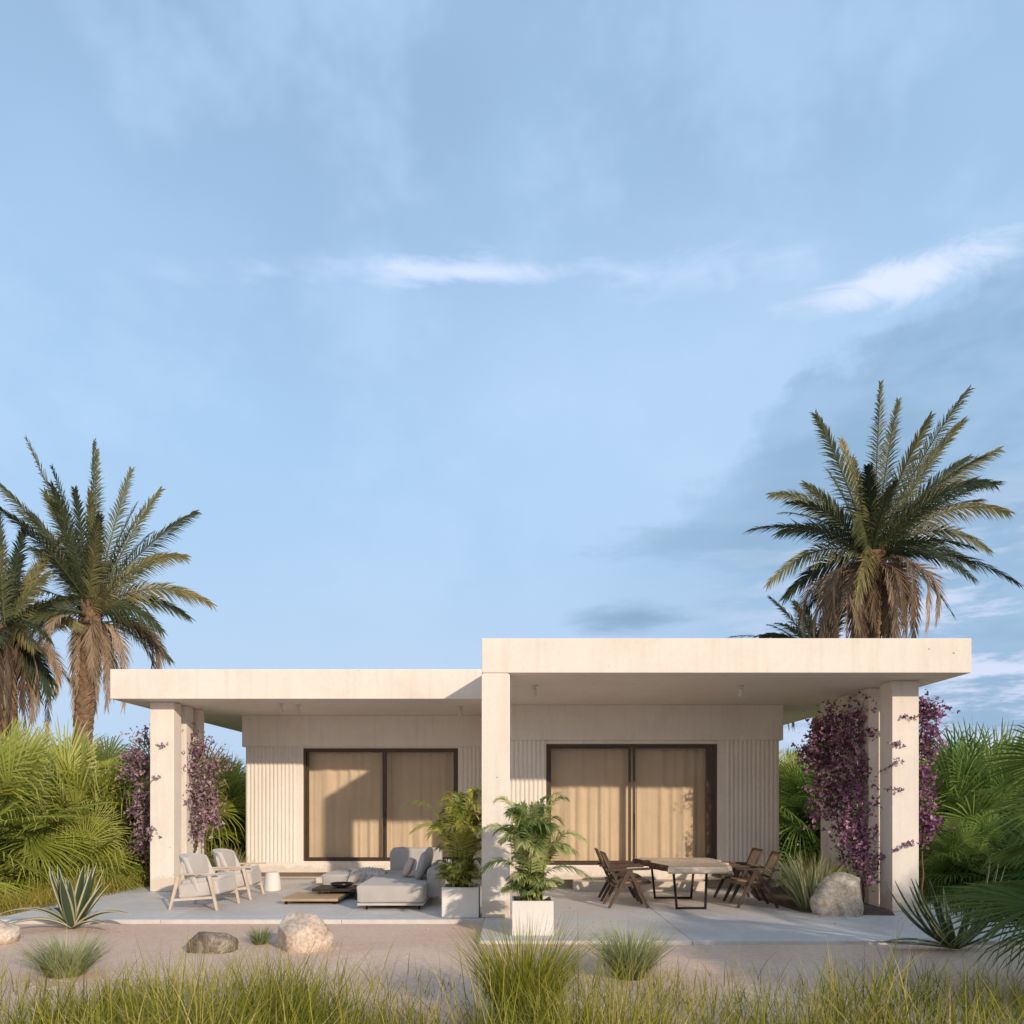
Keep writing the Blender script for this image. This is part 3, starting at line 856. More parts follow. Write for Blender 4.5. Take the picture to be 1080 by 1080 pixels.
def dining_chair():
    """low armchair with compass legs, caned seat and back; faces +x, x=0 rear foot"""
    root = empty('dining_chair', (0, 0, 0)); W = .50
    for sy in (-1, 1):
        y = sy*W/2
        bm = bmesh.new(); bar(bm, (0, y, 0), (.335, y, .60), .034, .040, .034, .075); obj('leg', bm, M['walnut'], root)
        bm = bmesh.new(); bar(bm, (.63, y+sy*.001, 0), (.33, y+sy*.001, .60), .034, .040, .034, .075); obj('leg', bm, M['walnut'], root)
        bm = bmesh.new(); bar(bm, (-.03, y, .60), (.66, y, .625), .06, .032, .075, .034, bev=.008); obj('armrest', bm, M['walnut'], root)
        bm = bmesh.new(); bar(bm, (.10, y*.86, .34), (.67, y*.86, .405), .035, .05); obj('seat_rail', bm, M['walnut'], root)
    bm = bmesh.new()
    bar(bm, (.66, -.22, .402), (.66, .22, .402), .05, .045, side=(1, 0, 0)); bar(bm, (.12, -.22, .34), (.12, .22, .34), .045, .045, side=(1, 0, 0))
    bar(bm, (.38, -.245, .33), (.38, .245, .33), .035, .04, side=(1, 0, 0))
    obj('seat_frame', bm, M['walnut'], root)
    bm = bmesh.new(); Mx = Matrix.Rotation(R(-6.5), 4, 'Y')
    cushion(bm, (.39, 0, .405), (.52, .43, .05), 9, .004, Mx, 3, sharp_z=3); obj('seat_cushion', bm, M['cane'], root, True)
    # back frame
    b0 = Vector((.13, 0, .44)); b1 = Vector((-.06, 0, .86))
    bm = bmesh.new()
    for sy in (-1, 1):
        yy = Vector((0, sy*.215, 0)); bar(bm, Vector((.16, 0, .36))+yy, b1+yy, .032, .034)
    bar(bm, b1+Vector((0, -.23, 0)), b1+Vector((0, .23, 0)), .032, .035, side=(1, 0, 0))
    bar(bm, b0+Vector((.0, -.21, .05)), b0+Vector((.0, .21, .05)), .03, .03, side=(1, 0, 0))
    obj('back_frame', bm, M['walnut'], root)
    # woven cane: fine lattice
    bm = bmesh.new(); q0 = b0+Vector((-.018, 0, .065)); d = b1-q0; k = 9
    for i in range(1, 14):
        y = -.2+.4*i/14; bar(bm, q0+Vector((0, y, 0)), q0+d*.96+Vector((0, y, 0)), .012, .004, bev=0)
    for i in range(1, 14):
        p = q0+d*(.96*i/14)+Vector((-.003, 0, 0)); bar(bm, p+Vector((0, -.2, 0)), p+Vector((0, .2, 0)), .012, .004, side=(d.x, d.y, d.z), bev=0)
    obj('cane_panel', bm, M['cane'], root)
    return root
dc = dining_chair()
for i, (x, y, rz, lb) in enumerate((
        (1.53, 12.23, 2, 'dark wooden armchair left of the table, nearest the terrace edge'),
        (1.52, 13.06, -2, 'dark wooden armchair left of the table, half hidden behind the nearest one'),
        (4.23, 12.24, 178, 'dark wooden armchair right of the table, nearest the terrace edge'),
        (4.21, 13.10, 183, 'dark wooden armchair right of the table, further back towards the wall'))):
    o = dc if i == 0 else copy_tree(dc)
    o.location = (x, y, .002); o.rotation_euler.z = R(rz)
    tag(o, lb, 'dining chair', 'dark cane-backed chairs round the table')
bm = bmesh.new(); lathe(bm, [(0, .001), (.022, .001), (.035, .03), (.037, .07), (.033, .071), (.03, .03), (0, .012)], 24)
o = obj('cup', bm, M['planter'], None, True); o.location = (3.72, 12.93, .437)
tag(o, 'tiny white cup on the seat of the rear chair right of the table', 'cup')

# ------------------------------------------------------------------ planters and their palms
def planter(x0, x1, y0, d, h, bev, label):
    cx, cy = (x0+x1)/2, y0+d/2; w_ = x1-x0
    root = empty('planter', (cx, cy, 0.001), 0, label, 'planter', 'white cube planters')
    bm = bmesh.new()
    box(bm, -w_/2, w_/2, -d/2, d/2, 0, h, bev, 3)
    # hollow the top
    topf = [f for f in bm.faces if f.normal.z > .99 and f.calc_center_median().z > h*.99]
    bm.normal_update()
    topf = [f for f in bm.faces if f.normal.z > .99 and f.calc_center_median().z > h*.99]
    r = bmesh.ops.inset_region(bm, faces=topf, thickness=.03)
    e = bmesh.ops.extrude_face_region(bm, geom=topf)
    vs = [g for g in e['geom'] if isinstance(g, bmesh.types.BMVert)]
    bmesh.ops.translate(bm, verts=vs, vec=(0, 0, -.06))
    bmesh.ops.delete(bm, geom=topf, context='FACES')
    obj('pot', bm, M['planter'], root)
    bm = bmesh.new(); n = 14; g = [[bm.verts.new((-w_/2+.032+(w_-.064)*i/n, -d/2+.032+(d-.064)*j/n, h-.045+.02*noise.noise(Vector((i*.5, j*.5, cx))))) for i in range(n+1)] for j in range(n+1)]
    for j in range(n):
        for i in range(n): bm.faces.new((g[j][i], g[j][i+1], g[j+1][i+1], g[j+1][i]))
    obj('soil', bm, M['soil'], root, True)
    return cx, cy
p1 = planter(-1.025, -.484, 10.96, .54, .447, .025, 'white rounded cube planter standing left of the central column')
p2 = planter(0.0, .525, 9.52, .52, .438, .008, 'white sharp-edged cube planter in front and right of the central column')

def areca(x, y, z, h, spreadx, n, mat, label, seed, tips=()):
    random.seed(seed)
    root = empty('areca_palm', (x, y, z), 0, label, 'potted palm', 'potted palms by the central column')
    L = Leaves(); S = bmesh.new()
    al = list(tips)
    for i in range(n):
        a = 2*PI*i/n*2.4+rnd(-.3, .3); k = (i+.5)/n
        rr_ = spreadx*(.35+.75*k)*rnd(.8, 1.1); zz = h*(1.0-.55*k**1.2)*rnd(.88, 1.06)
        al.append((rr_*math.cos(a), rr_*math.sin(a)*.8, zz))
    for tx, ty, tz in al:
        b0 = Vector((rnd(-.12, .12)+tx*.08, rnd(-.12, .12)+ty*.08, 0))
        tip = Vector((tx, ty, tz)); rr_ = math.hypot(tx, ty)
        ctrl = Vector((tx*.32, ty*.32, tz+rr_*.55))
        ctrl.z = min(ctrl.z, h*1.12)
        k = min(.45, .24/max(.3, tip.length)); 
        frond(L, b0, ctrl, tip, n=44, ln=.27*rnd(.8, 1.1), w=.0085, base=.24, lift=.2, droop=.45, tint=(.15, .95), rw=.007, a0=60, a1=28, short_tip=.4)
        tube(S, [bez(b0, ctrl, tip, q/5*.4) for q in range(6)], .009, .005, 6)
    # short bushy leaves near the soil
    for i in range(int(n*1.3)):
        a = rnd(0, 2*PI); rr_ = rnd(.12, .42); zz = rnd(.12, .5)*h*.6
        b0 = Vector((rnd(-.15, .15), rnd(-.15, .15), 0)); tip = Vector((rr_*math.cos(a), rr_*math.sin(a), zz))
        frond(L, b0, Vector((tip.x*.5, tip.y*.5, zz*1.35)), tip, n=18, ln=.19, w=.009, base=.3, lift=.3, droop=.5, tint=(.2, .9), rw=.005)
    obj('stems', S, M['areca'], root, True)
    L.build('fronds', mat, root)
areca(p1[0], p1[1], .40, 1.42, .56, 36, M['areca'], 'bushy yellow-green palm in the rounded planter by the sofa', 11, [(-.85, -.1, 1.25), (-.75, .1, .85), (.55, .0, .55), (.25, 0, 1.45), (.5, .1, 1.1), (-.2, 0, 1.4)])
areca(p2[0]-.02, p2[1], .39, 1.30, .56, 36, M['areca_deep'], 'full arching palm in the sharp-edged planter, one frond reaching right', 23,
      [(.72, 0, .80), (.45, .05, 1.36), (.35, -.05, 1.40), (-.42, 0, 1.34), (-.66, .0, .92), (-.62, -.1, .45), (.80, .1, .30), (.1, 0, 1.25), (-.15, 0, 1.15)])

# ------------------------------------------------------------------ rocks
def rock(name, loc, size, seed, mat, label, cuts=9, rot=0, cutd=(.62, .9)):
    random.seed(seed)
    bm = bmesh.new(); bmesh.ops.create_icosphere(bm, subdivisions=5, radius=1)
    pl = []
    for i in range(cuts):
        a = rnd(0, 2*PI); e = rnd(-.15, 1.2); pl.append((Vector((math.cos(a)*math.cos(e), math.sin(a)*math.cos(e), math.sin(e))), rnd(*cutd)))
    for v in bm.verts:
        p = v.co.copy()
        for nrm, d in pl:
            k = p.dot(nrm)
            if k > d: p -= nrm*(k-d)*.93
        p += p.normalized()*(.07*noise.noise(p*1.6+Vector((seed, 0, 0)))+.035*noise.noise(p*4.5+Vector((0, seed, 0)))+.016*noise.noise(p*11)+.008*noise.noise(p*24))
        p.z = max(p.z, -.55)
        v.co = Vector((p.x*size[0]/2, p.y*size[1]/2, (p.z+.5)*size[2]/1.4))
    o = obj(name, bm, mat, None, True); o.location = loc; o.rotation_euler.z = rot
    tag(o, label, 'rock', 'garden rocks'); return o
rock('boulder', (-2.50, 8.98, -.085), (.72, .60, .49), 5, M['rock_pale'], 'large pale sunlit boulder on the sand in front of the low tables', 8)
rock('boulder', (-3.50, 8.85, -.085), (.60, .50, .27), 8, M['rock_dark'], 'low dark mottled rock on the sand, left of the pale boulder', 6)
rock('boulder', (4.97, 11.42, -.02), (.96, .8, .60), 13, M['rock_mid'], 'big rounded grey-tan boulder beside the flowering right column', 7, .6)
rock('boulder', (-6.5, 9.35, -.06), (.75, .6, .30), 21, M['rock_pale'], 'pale rock cut by the left edge of the photo, beside the agave', 8)

# ------------------------------------------------------------------ grasses, agaves
def blades(L, cx, cy, z, n, rad, h, spread, w, tint, curl=.5, bias=(0, 0)):
    for i in range(n):
        a = rnd(0, 2*PI); r0 = rad*math.sqrt(random.random()); k = random.random()
        b = Vector((cx+r0*math.cos(a), cy+r0*math.sin(a), z))
        lean = spread*(.15+.85*k)*rnd(.6, 1.2); az_ = a+rnd(-.5, .5)
        l = h*rnd(.6, 1.1)
        d = Vector((math.cos(az_)*lean+bias[0], math.sin(az_)*lean+bias[1], 1)).normalized()
        out = Vector((math.cos(az_), math.sin(az_), 0))
        W = d.cross(out)
        if W.length < .1: W = Vector((-out.y, out.x, 0))
        W.normalize()
        rr_ = rnd(-.9, .9); W = (W*math.cos(rr_)+out*math.sin(rr_)).normalized()
        cu = curl*rnd(.3, 1.3)*l
        t = rnd(*tint)
        pp = []; ww = []; tt = []
        for q in range(5):
            s_ = q/4; pp.append(b+d*l*s_+out*cu*s_*s_*.6-Vector((0, 0, 1))*cu*s_**2.5*.5)
            ww.append(w*(1-.9*s_**1.6)); tt.append(min(1, max(0, t+.28*s_-.12)))
        L.strip(pp, ww, W, tt)

def tuft(px, py, n, rad, h, spread, w, mat, label, seed, name='grass_tuft', group='grass tufts on the sand', tint=(.2, .8), curl=.4, z=-.055, Y=None, cat='grass tuft'):
    random.seed(seed)
    if Y is None: Y = (CH-z)*F/(py-HZ)
    x = (px-540)*Y/F
    L = Leaves(); blades(L, 0, 0, 0, n, rad, h, spread, w, tint, curl)
    o = L.build(name, mat); o.location = (x, Y, z)
    tag(o, label, cat, group); return o
tuft(70, 1029, 650, .16, .52, 1.1, .0052, M['grass_silver'], 'round silvery grass tuft in front of the striped agave', 1)
tuft(274, 996, 260, .07, .27, .8, .003, M['grass_silver'], 'small green tuft between the dark rock and the pale boulder', 2, tint=(.0, .6))
tuft(664, 1032, 800, .14, .64, .9, .005, M['grass_silver'], 'round silvery grass tuft on the sand in front of the dining table', 3)
tuft(552, 1078, 950, .20, .92, .62, .0042, M['grass'], 'tall yellow-green grass clump in front of the sharp-edged planter', 4, tint=(.2, .85))
tuft(856, 958, 560, .18, .92, .85, .011, M['grass_silver'], 'large spiky flax clump between the dining chairs and the boulder', 5, 'flax_clump', 'spiky flax clumps', (.1, .9), .25, .03, cat='flax clump')
tuft(866, 945, 260, .25, .85, .6, .009, M['grass_gold'], 'taller olive flax clump behind the boulder, by the flowering vine', 6, 'flax_clump', 'spiky flax clumps', (.2, .9), .25, .03, cat='flax clump')
tuft(243, 0, 200, .15, .78, .75, .009, M['grass_silver'], 'spiky striped flax clump between the left columns and the wall', 7, 'flax_clump', 'spiky flax clumps', (.2, 1), .25, .0, Y=15.9, cat='flax clump')

def agave(px, py, leaves, mat, label, seed, L0=.75, wd=.05, z=-.055):
    random.seed(seed); Y = (CH-z)*F/(py-HZ); x = (px-540)*Y/F
    V = []; Fc = []; T = []
    for (a, e, l, dr) in leaves:
        out = Vector((math.cos(a), math.sin(a), 0)); d0 = out*math.cos(e)+Vector((0, 0, 1))*math.sin(e)
        S = Vector((-out.y, out.x, 0)); Nn = d0.cross(S); 
        if Nn.dot(Vector((0, 0, 1))) < 0 and e < 1.3: Nn = -Nn
        if Nn.dot(out) > 0 and e > 1.3: Nn = -Nn
        n = 12; b = len(V)
        for i in range(n+1):
            s_ = i/n
            p = out*.04+d0*l*s_+out*dr*l*.5*s_*s_-Vector((0, 0, 1))*dr*l*s_**2.6*.8+Vector((0, 0, 1))*.02
            wv = wd*(.55+1.15*s_-1.68*s_**2.4) if s_ < .999 else .001
            wv = max(.0015, wv)*l/L0
            for k, (q, hh, t) in enumerate(((-1, .45, .95), (-.72, .22, .62), (-.68, .2, .2), (0, 0, .1), (.68, .2, .2), (.72, .22, .62), (1, .45, .95))):
                V.append(p+S*q*wv+Nn*hh*wv); T.append(t)
        for i in range(n):
            for k in range(6):
                q = b+i*7+k; Fc.append((q, q+1, q+8, q+7))
    me = bpy.data.meshes.new('agave'); me.from_pydata([tuple(v) for v in V], [], Fc)
    at = me.attributes.new('tint', 'FLOAT', 'POINT'); at.data.foreach_set('value', np.array(T, dtype=np.float32))
    o = link_mesh('agave', me, mat, None, True); o.location = (x, Y, z)
    sm = o.modifiers.new('thick', 'SOLIDIFY'); sm.thickness = .007; sm.offset = 0
    tag(o, label, 'agave', 'agave plants'); return o
random.seed(31)
lv = [(2*PI*i/13+rnd(-.2, .2), rnd(.85, 1.45), rnd(.66, .88), rnd(-.16, -.02)) for i in range(13)]
lv += [(.0, 1.10, .84, -.22), (.3, .98, .78, -.24), (-.35, 1.05, .80, -.22), (PI, 1.08, .80, -.22), (PI-.3, 1.2, .82, -.15), (2.8, .98, .76, -.22), (PI+.4, 1.12, .74, -.2)]
lv += [(-.2, .62, .85, .42), (-.5, .4, .7, .3), (PI+.1, .75, .95, .65), (PI+.6, .6, .8, .75), (2.5, .7, .8, .6)]
agave(77, 980, lv, M['agave'], 'striped agave with cream leaf edges on the sand at the left', 31, .75, .074)
random.seed(37)
lv = [(rnd(0, 2*PI), rnd(.35, 1.0), rnd(.7, 1.0), rnd(-.45, -.15)) for _ in range(20)]
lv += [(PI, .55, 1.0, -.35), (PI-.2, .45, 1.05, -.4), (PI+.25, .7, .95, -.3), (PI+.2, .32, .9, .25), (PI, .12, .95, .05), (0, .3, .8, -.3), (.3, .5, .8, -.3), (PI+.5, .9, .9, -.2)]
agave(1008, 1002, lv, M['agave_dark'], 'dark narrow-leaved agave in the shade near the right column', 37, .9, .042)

# wild grass in the foreground and the long grass beside the terrace
def field(name, n, region, hfun, w, mat, seed, zfun=None, tint=(.1, .9), curl=.5, dens=None):
    random.seed(seed); L = Leaves(); k = 0
    while k < n:
        x, y = region()
        if dens and random.random() > dens(x, y): continue
        h = hfun(x, y)*rnd(.55, 1.15)
        a = rnd(0, 2*PI); out = Vector((math.cos(a), math.sin(a), 0)); lean = rnd(.02, .6)
        d = (out*lean+Vector((0, 0, 1))).normalized(); W = Vector((-out.y, out.x, 0)); rr_ = rnd(-1.2, 1.2)
        W = W*math.cos(rr_)+out*math.sin(rr_)
        b = Vector((x, y, zfun(x, y) if zfun else -.07)); cu = curl*rnd(0, 1.2)*h; t = rnd(*tint)
        t += .25*noise.noise(Vector((x*1.1, y*1.1, 4)))
        pp = []; ww = []; tt = []
        for q in range(5):
            s_ = q/4; pp.append(b+d*h*s_+out*cu*s_*s_*.5-Vector((0, 0, 1))*cu*s_**3*.45)
            ww.append(w*(1-.88*s_**1.5)); tt.append(min(1, max(0, t+.2*s_-.08)))
        L.strip(pp, ww, W, tt); k += 1
    o = L.build(name, mat); tag(o, None, None, None, 'stuff'); return o
def dfore(x, y):
    v = .30+2.1*noise.noise(Vector((x*1.1, y*1.1, 0)))+.9*noise.noise(Vector((x*3.1, y*3.1, 3)))
    edge = 6.55+.5*noise.noise(Vector((x*.8, 0, 7)))
    if x > .8: edge += .25
    k = max(0, min(1, (edge-y)/1.1))
    return max(.0, min(1, v))*k+(.05 if y < 7.2+.5*noise.noise(Vector((x, 0, 1))) else .012)
o = field('wild_grass', 10500, lambda: (rnd(-5.6, 5.8), rnd(4.2, 7.7)), lambda x, y: (.50+.30*noise.noise(Vector((x*1.3, y*1.3, 9)))+.45*noise.noise(Vector((x*.8+1, 0, 9))))*(1 if y < 6.4 else .8), .0042, M['grass'], 41, dens=dfore, tint=(.1, .85))
o['label'] = 'loose yellow-green wild grass along the front of the sand'; o['category'] = 'grass'
def dtall(x, y):
    v = .12+2.4*noise.noise(Vector((x*.75+3, y*.5, 11)))+.8*noise.noise(Vector((x*2.4, y*2.4, 13)))
    return max(.06, min(1, v))
o = field('tall_grass', 3300, lambda: (rnd(-4.6, 4.8), rnd(4.0, 6.1)), lambda x, y: .86+.28*noise.noise(Vector((x*1.7, y*1.7, 19)))-.10*(y-4), .0046, M['grass'], 59, dens=dtall, tint=(.2, 1.0), curl=.8)
o['label'] = 'tall wispy stalks rising out of the foreground grass'; o['category'] = 'grass'
o = field('dry_grass', 700, lambda: (rnd(-4.8, 5.0), rnd(4.2, 6.9)), lambda x, y: .62, .0028, M['dead'], 61, tint=(.5, 1.0), curl=.9)
o['label'] = 'thin dry straw-coloured stalks among the foreground grass'; o['category'] = 'grass'
def dl(x, y): return 1 if x < -7.25+(-.25 if y < 12.5 else 0)+.25*noise.noise(Vector((0, y*2, 0)))-max(0, (11.6-y))*1.2 else 0
o = field('long_grass', 15000, lambda: (rnd(-12.5, -6.9), rnd(10.6, 17.5)), lambda x, y: .42+.25*noise.noise(Vector((x*.8, y*.8, 0))), .006, M['grass_gold'], 43, dens=dl)
o['label'] = 'long olive-gold grass beside the left end of the terrace'; o['category'] = 'grass'
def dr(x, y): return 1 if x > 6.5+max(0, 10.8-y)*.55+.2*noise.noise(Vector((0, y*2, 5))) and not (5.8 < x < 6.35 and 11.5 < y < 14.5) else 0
o = field('long_grass', 13000, lambda: (rnd(6.4, 13), rnd(8.2, 17.5)), lambda x, y: .5+.3*noise.noise(Vector((x*.8, y*.8, 2))), .006, M['grass_shaded'], 47, dens=dr)
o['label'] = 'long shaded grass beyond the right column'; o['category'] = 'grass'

random.seed(53)
bm = bmesh.new()
for i in range(420):
    x, y = rnd(-7, 7), rnd(5.4, 10.6)
    if noise.noise(Vector((x*.7, y*.7, 1))) < -.05 or (x > -.5 and y > 9.1): continue
    t = bmesh.new(); bmesh.ops.create_icosphere(t, subdivisions=1, radius=1); r_ = rnd(.005, .016)
    for v in t.verts: v.co = Vector((v.co.x*rnd(.8, 1.3), v.co.y*rnd(.8, 1.2), v.co.z*.6))*r_
    merge(bm, t, Matrix.Translation((x, y, -.05+.018*noise.noise(Vector((x*.6, y*.6, 0))))))
for rx, ry, rw in ((-2.5, 8.98, .36), (-3.5, 8.85, .30), (-6.5, 9.35, .37), (.9, 7.2, .15), (-4.4, 7.2, .16)):
    for i in range(46):
        a = rnd(0, 2*PI); q = rw*rnd(.85, 1.45); x, y = rx+q*math.cos(a), ry+q*.85*math.sin(a)
        t = bmesh.new(); bmesh.ops.create_icosphere(t, subdivisions=1, radius=1); r_ = rnd(.005, .02)
        for v in t.verts: v.co = Vector((v.co.x*rnd(.8, 1.3), v.co.y*rnd(.8, 1.2), v.co.z*.6))*r_
        merge(bm, t, Matrix.Translation((x, y, -.05+.018*noise.noise(Vector((x*.6, y*.6, 0))))))
o = obj('pebbles', bm, M['rock_mid'], None, True); tag(o, 'scattered small pebbles on the sand', 'pebbles', None, 'stuff')

# ------------------------------------------------------------------ fan palms (bushes of palmate leaves)
def fan_bush_mesh(seed, nl, R_, pet, h, lowdead=.15, nb=44, w=.0135):
    random.seed(seed); L = Leaves(); S = bmesh.new()
    for i in range(nl):
        k = (i+.5)/nl
        e = R(84-92*k**.85+rnd(-8, 8)); a = i*2.39996+rnd(-.3, .3)
        d = Vector((math.cos(a)*math.cos(e), math.sin(a)*math.cos(e), math.sin(e)))
        base = Vector((rnd(-.35, .35), rnd(-.35, .35), h*(.12+.55*(1-k)*rnd(.6, 1))))
        ln = pet*rnd(.75, 1.15)
        hub = base+d*ln-Vector((0, 0, .12*ln))
        tint = max(.05, min(.95, .62-.30*k+rnd(-.22, .22)))
        od = (d-Vector((0, 0, .15+.35*k))).normalized() if k > .3 else d
        fan(L, hub, od, R_*rnd(.75, 1.1), nb, rnd(170, 230), w, rnd(.1, .4), rnd(.08, .5), tint)
        tube(S, [base*.6, base, base.lerp(hub, .5)+Vector((0, 0, .04)), hub], .016, .008, 5)
    me1 = bpy.data.meshes.new('crown'); me1.from_pydata(L.v, [], L.f)
    at = me1.attributes.new('tint', 'FLOAT', 'POINT'); at.data.foreach_set('value', np.array(L.t, dtype=np.float32))
    me2 = bpy.data.meshes.new('stalks'); S.to_mesh(me2); S.free()
    me2.polygons.foreach_set('use_smooth', [True]*len(me2.polygons))
    return me1, me2
FM = [fan_bush_mesh(100+i, 58, 1.2, 1.0, 1.85) for i in range(3)]
def mats_for(me, mat):
    c = me.copy(); c.materials.clear(); c.materials.append(mat); return c
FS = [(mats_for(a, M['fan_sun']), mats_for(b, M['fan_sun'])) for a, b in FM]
FD = [(mats_for(a, M['fan_shade']), mats_for(b, M['fan_shade'])) for a, b in FM]
def fan_palm(x, y, s_, rz, v, deep, label, group, zs=1.0):
    r = empty('fan_palm', (x, y, -.05), R(rz), label, 'fan palm', group); r.scale = (s_, s_, s_*zs)
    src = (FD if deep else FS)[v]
    for nm, me in (('crown', src[0]), ('stalks', src[1])):
        o = bpy.data.objects.new(nm, me); col.objects.link(o); o.parent = r
    return r
GL = 'fan palms left of the house'; GR = 'fan palms right of the house'
for a in (
    (-9.9, 13.8, 1.18, 10, 0, 0, 'big sunlit fan palm cut by the left edge of the photo', GL),
    (-9.1, 16.4, 1.22, 130, 1, 0, 'sunlit fan palm with the highest crown, under the left date palm trunk', GL),
    (-8.0, 17.6, 1.14, 60, 2, 0, 'sunlit fan palm just left of the lilac vine, behind the left column', GL),
    (-11.6, 17.6, 1.25, 200, 2, 0, 'fan palm behind the one at the left photo edge', GL),
    (-8.6, 14.9, .62, 300, 1, 0, 'small low fan palm in front of the left thicket, above the golden grass', GL),
    (-10.2, 12.6, .60, 90, 2, 0, 'low fan palm nearest the striped agave at the left edge', GL),
    (-7.6, 20.0, 1.08, 250, 0, 0, 'yellow-green fan palm seen between the left columns and the wall', GL),
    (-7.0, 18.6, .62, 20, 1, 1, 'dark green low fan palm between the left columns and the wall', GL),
    (-12.8, 21.5, 1.3, 44, 0, 0, 'fan palm under the leftmost date palm', GL),
    (-8.9, 23.0, 1.2, 77, 1, 0, 'far fan palm behind the left thicket', GL),
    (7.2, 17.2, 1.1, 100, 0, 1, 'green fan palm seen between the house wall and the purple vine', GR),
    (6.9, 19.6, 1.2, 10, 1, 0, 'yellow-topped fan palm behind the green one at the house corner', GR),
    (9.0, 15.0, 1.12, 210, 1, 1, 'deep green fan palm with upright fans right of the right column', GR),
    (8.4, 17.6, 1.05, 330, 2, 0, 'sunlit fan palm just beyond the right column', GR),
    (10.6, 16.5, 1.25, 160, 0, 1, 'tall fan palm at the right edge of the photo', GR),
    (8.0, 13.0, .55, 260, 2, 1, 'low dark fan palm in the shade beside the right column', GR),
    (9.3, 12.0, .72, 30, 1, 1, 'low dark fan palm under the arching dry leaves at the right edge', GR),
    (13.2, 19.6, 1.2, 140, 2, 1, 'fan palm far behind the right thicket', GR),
    (10.2, 20.4, 1.2, 20, 0, 0, 'far yellow-green fan palm behind the right thicket', GR),
    ): fan_palm(*a)
# fan palm at the right front: only its lowest leaves and a few blades reach the picture
def front_palm():
    random.seed(77); L = Leaves(); S = bmesh.new()
    C0 = Vector((5.75, 7.0, 0))
    specs = [((4.78, 6.85, .74), (-1, -.1, -.03), 1.05, .35), ((4.95, 6.75, .60), (-1, -.1, -.12), .95, .3), ((5.05, 7.1, .80), (-.9, .3, -.02), .95, .3),
             ((5.45, 7.4, 1.7), (-1, .2, -.25), .8, .5), ((5.5, 7.6, 2.1), (-.8, .2, .25), .75, .6), ((5.45, 7.2, 2.0), (-.35, 0, 1), 1.0, .8), ((5.3, 7.5, 1.3), (-1, 0, -.1), .6, .5),
             ((6.3, 7.0, 2.3), (.2, -.4, 1), 1.0, .6), ((6.8, 6.8, 1.8), (1, -.2, .4), 1, .6), ((6.2, 6.3, 1.7), (-.1, -1, .4), .9, .6), ((6.5, 7.8, 1.9), (.4, 1, .4), 1, .5),
             ((6.0, 6.6, 1.0), (-.5, -.7, .1), .8, .4), ((6.9, 7.3, 1.0), (1, .3, 0), .9, .4)]
    for h, d, r, t in specs:
        hub = Vector(h)
        N = Vector((.1, -.25, 1)) if h[2] < .9 else None
        if N is not None:
            dd = Vector(d).normalized(); N = (N-dd*N.dot(dd)).normalized()
        fan(L, hub-C0, d, r, 54, 190, .0105, .15, .25, t*.6, N)
        tube(S, [Vector((0, 0, .1)), Vector((0, 0, .35+h[2]*.2)), (hub-C0)*.6+Vector((0, 0, .15*h[2])), hub-C0], .02, .01, 6)
    r = empty('fan_palm', C0, 0, 'near fan palm whose dark leaves reach in over the agave from the right edge', 'fan palm', 'fan palms at the right front')
    L.build('crown', M['fan_mid'], r); obj('stalks', S, M['fan_mid'], r, True)
front_palm()
for i, (x, y, s_, rz) in enumerate(((6.0, 4.4, .95, 0), (6.9, 3.0, 1.0, 30), (9.6, 5.2, 1.15, 120), (8.6, 3.4, .9, 70), (11.4, 7.0, 1.1, 40))):
    fan_palm(x, y, s_, rz, i % 3, 1, 'fan palm outside the right side of the picture, casting shade on the terrace', 'fan palms beyond the right edge')

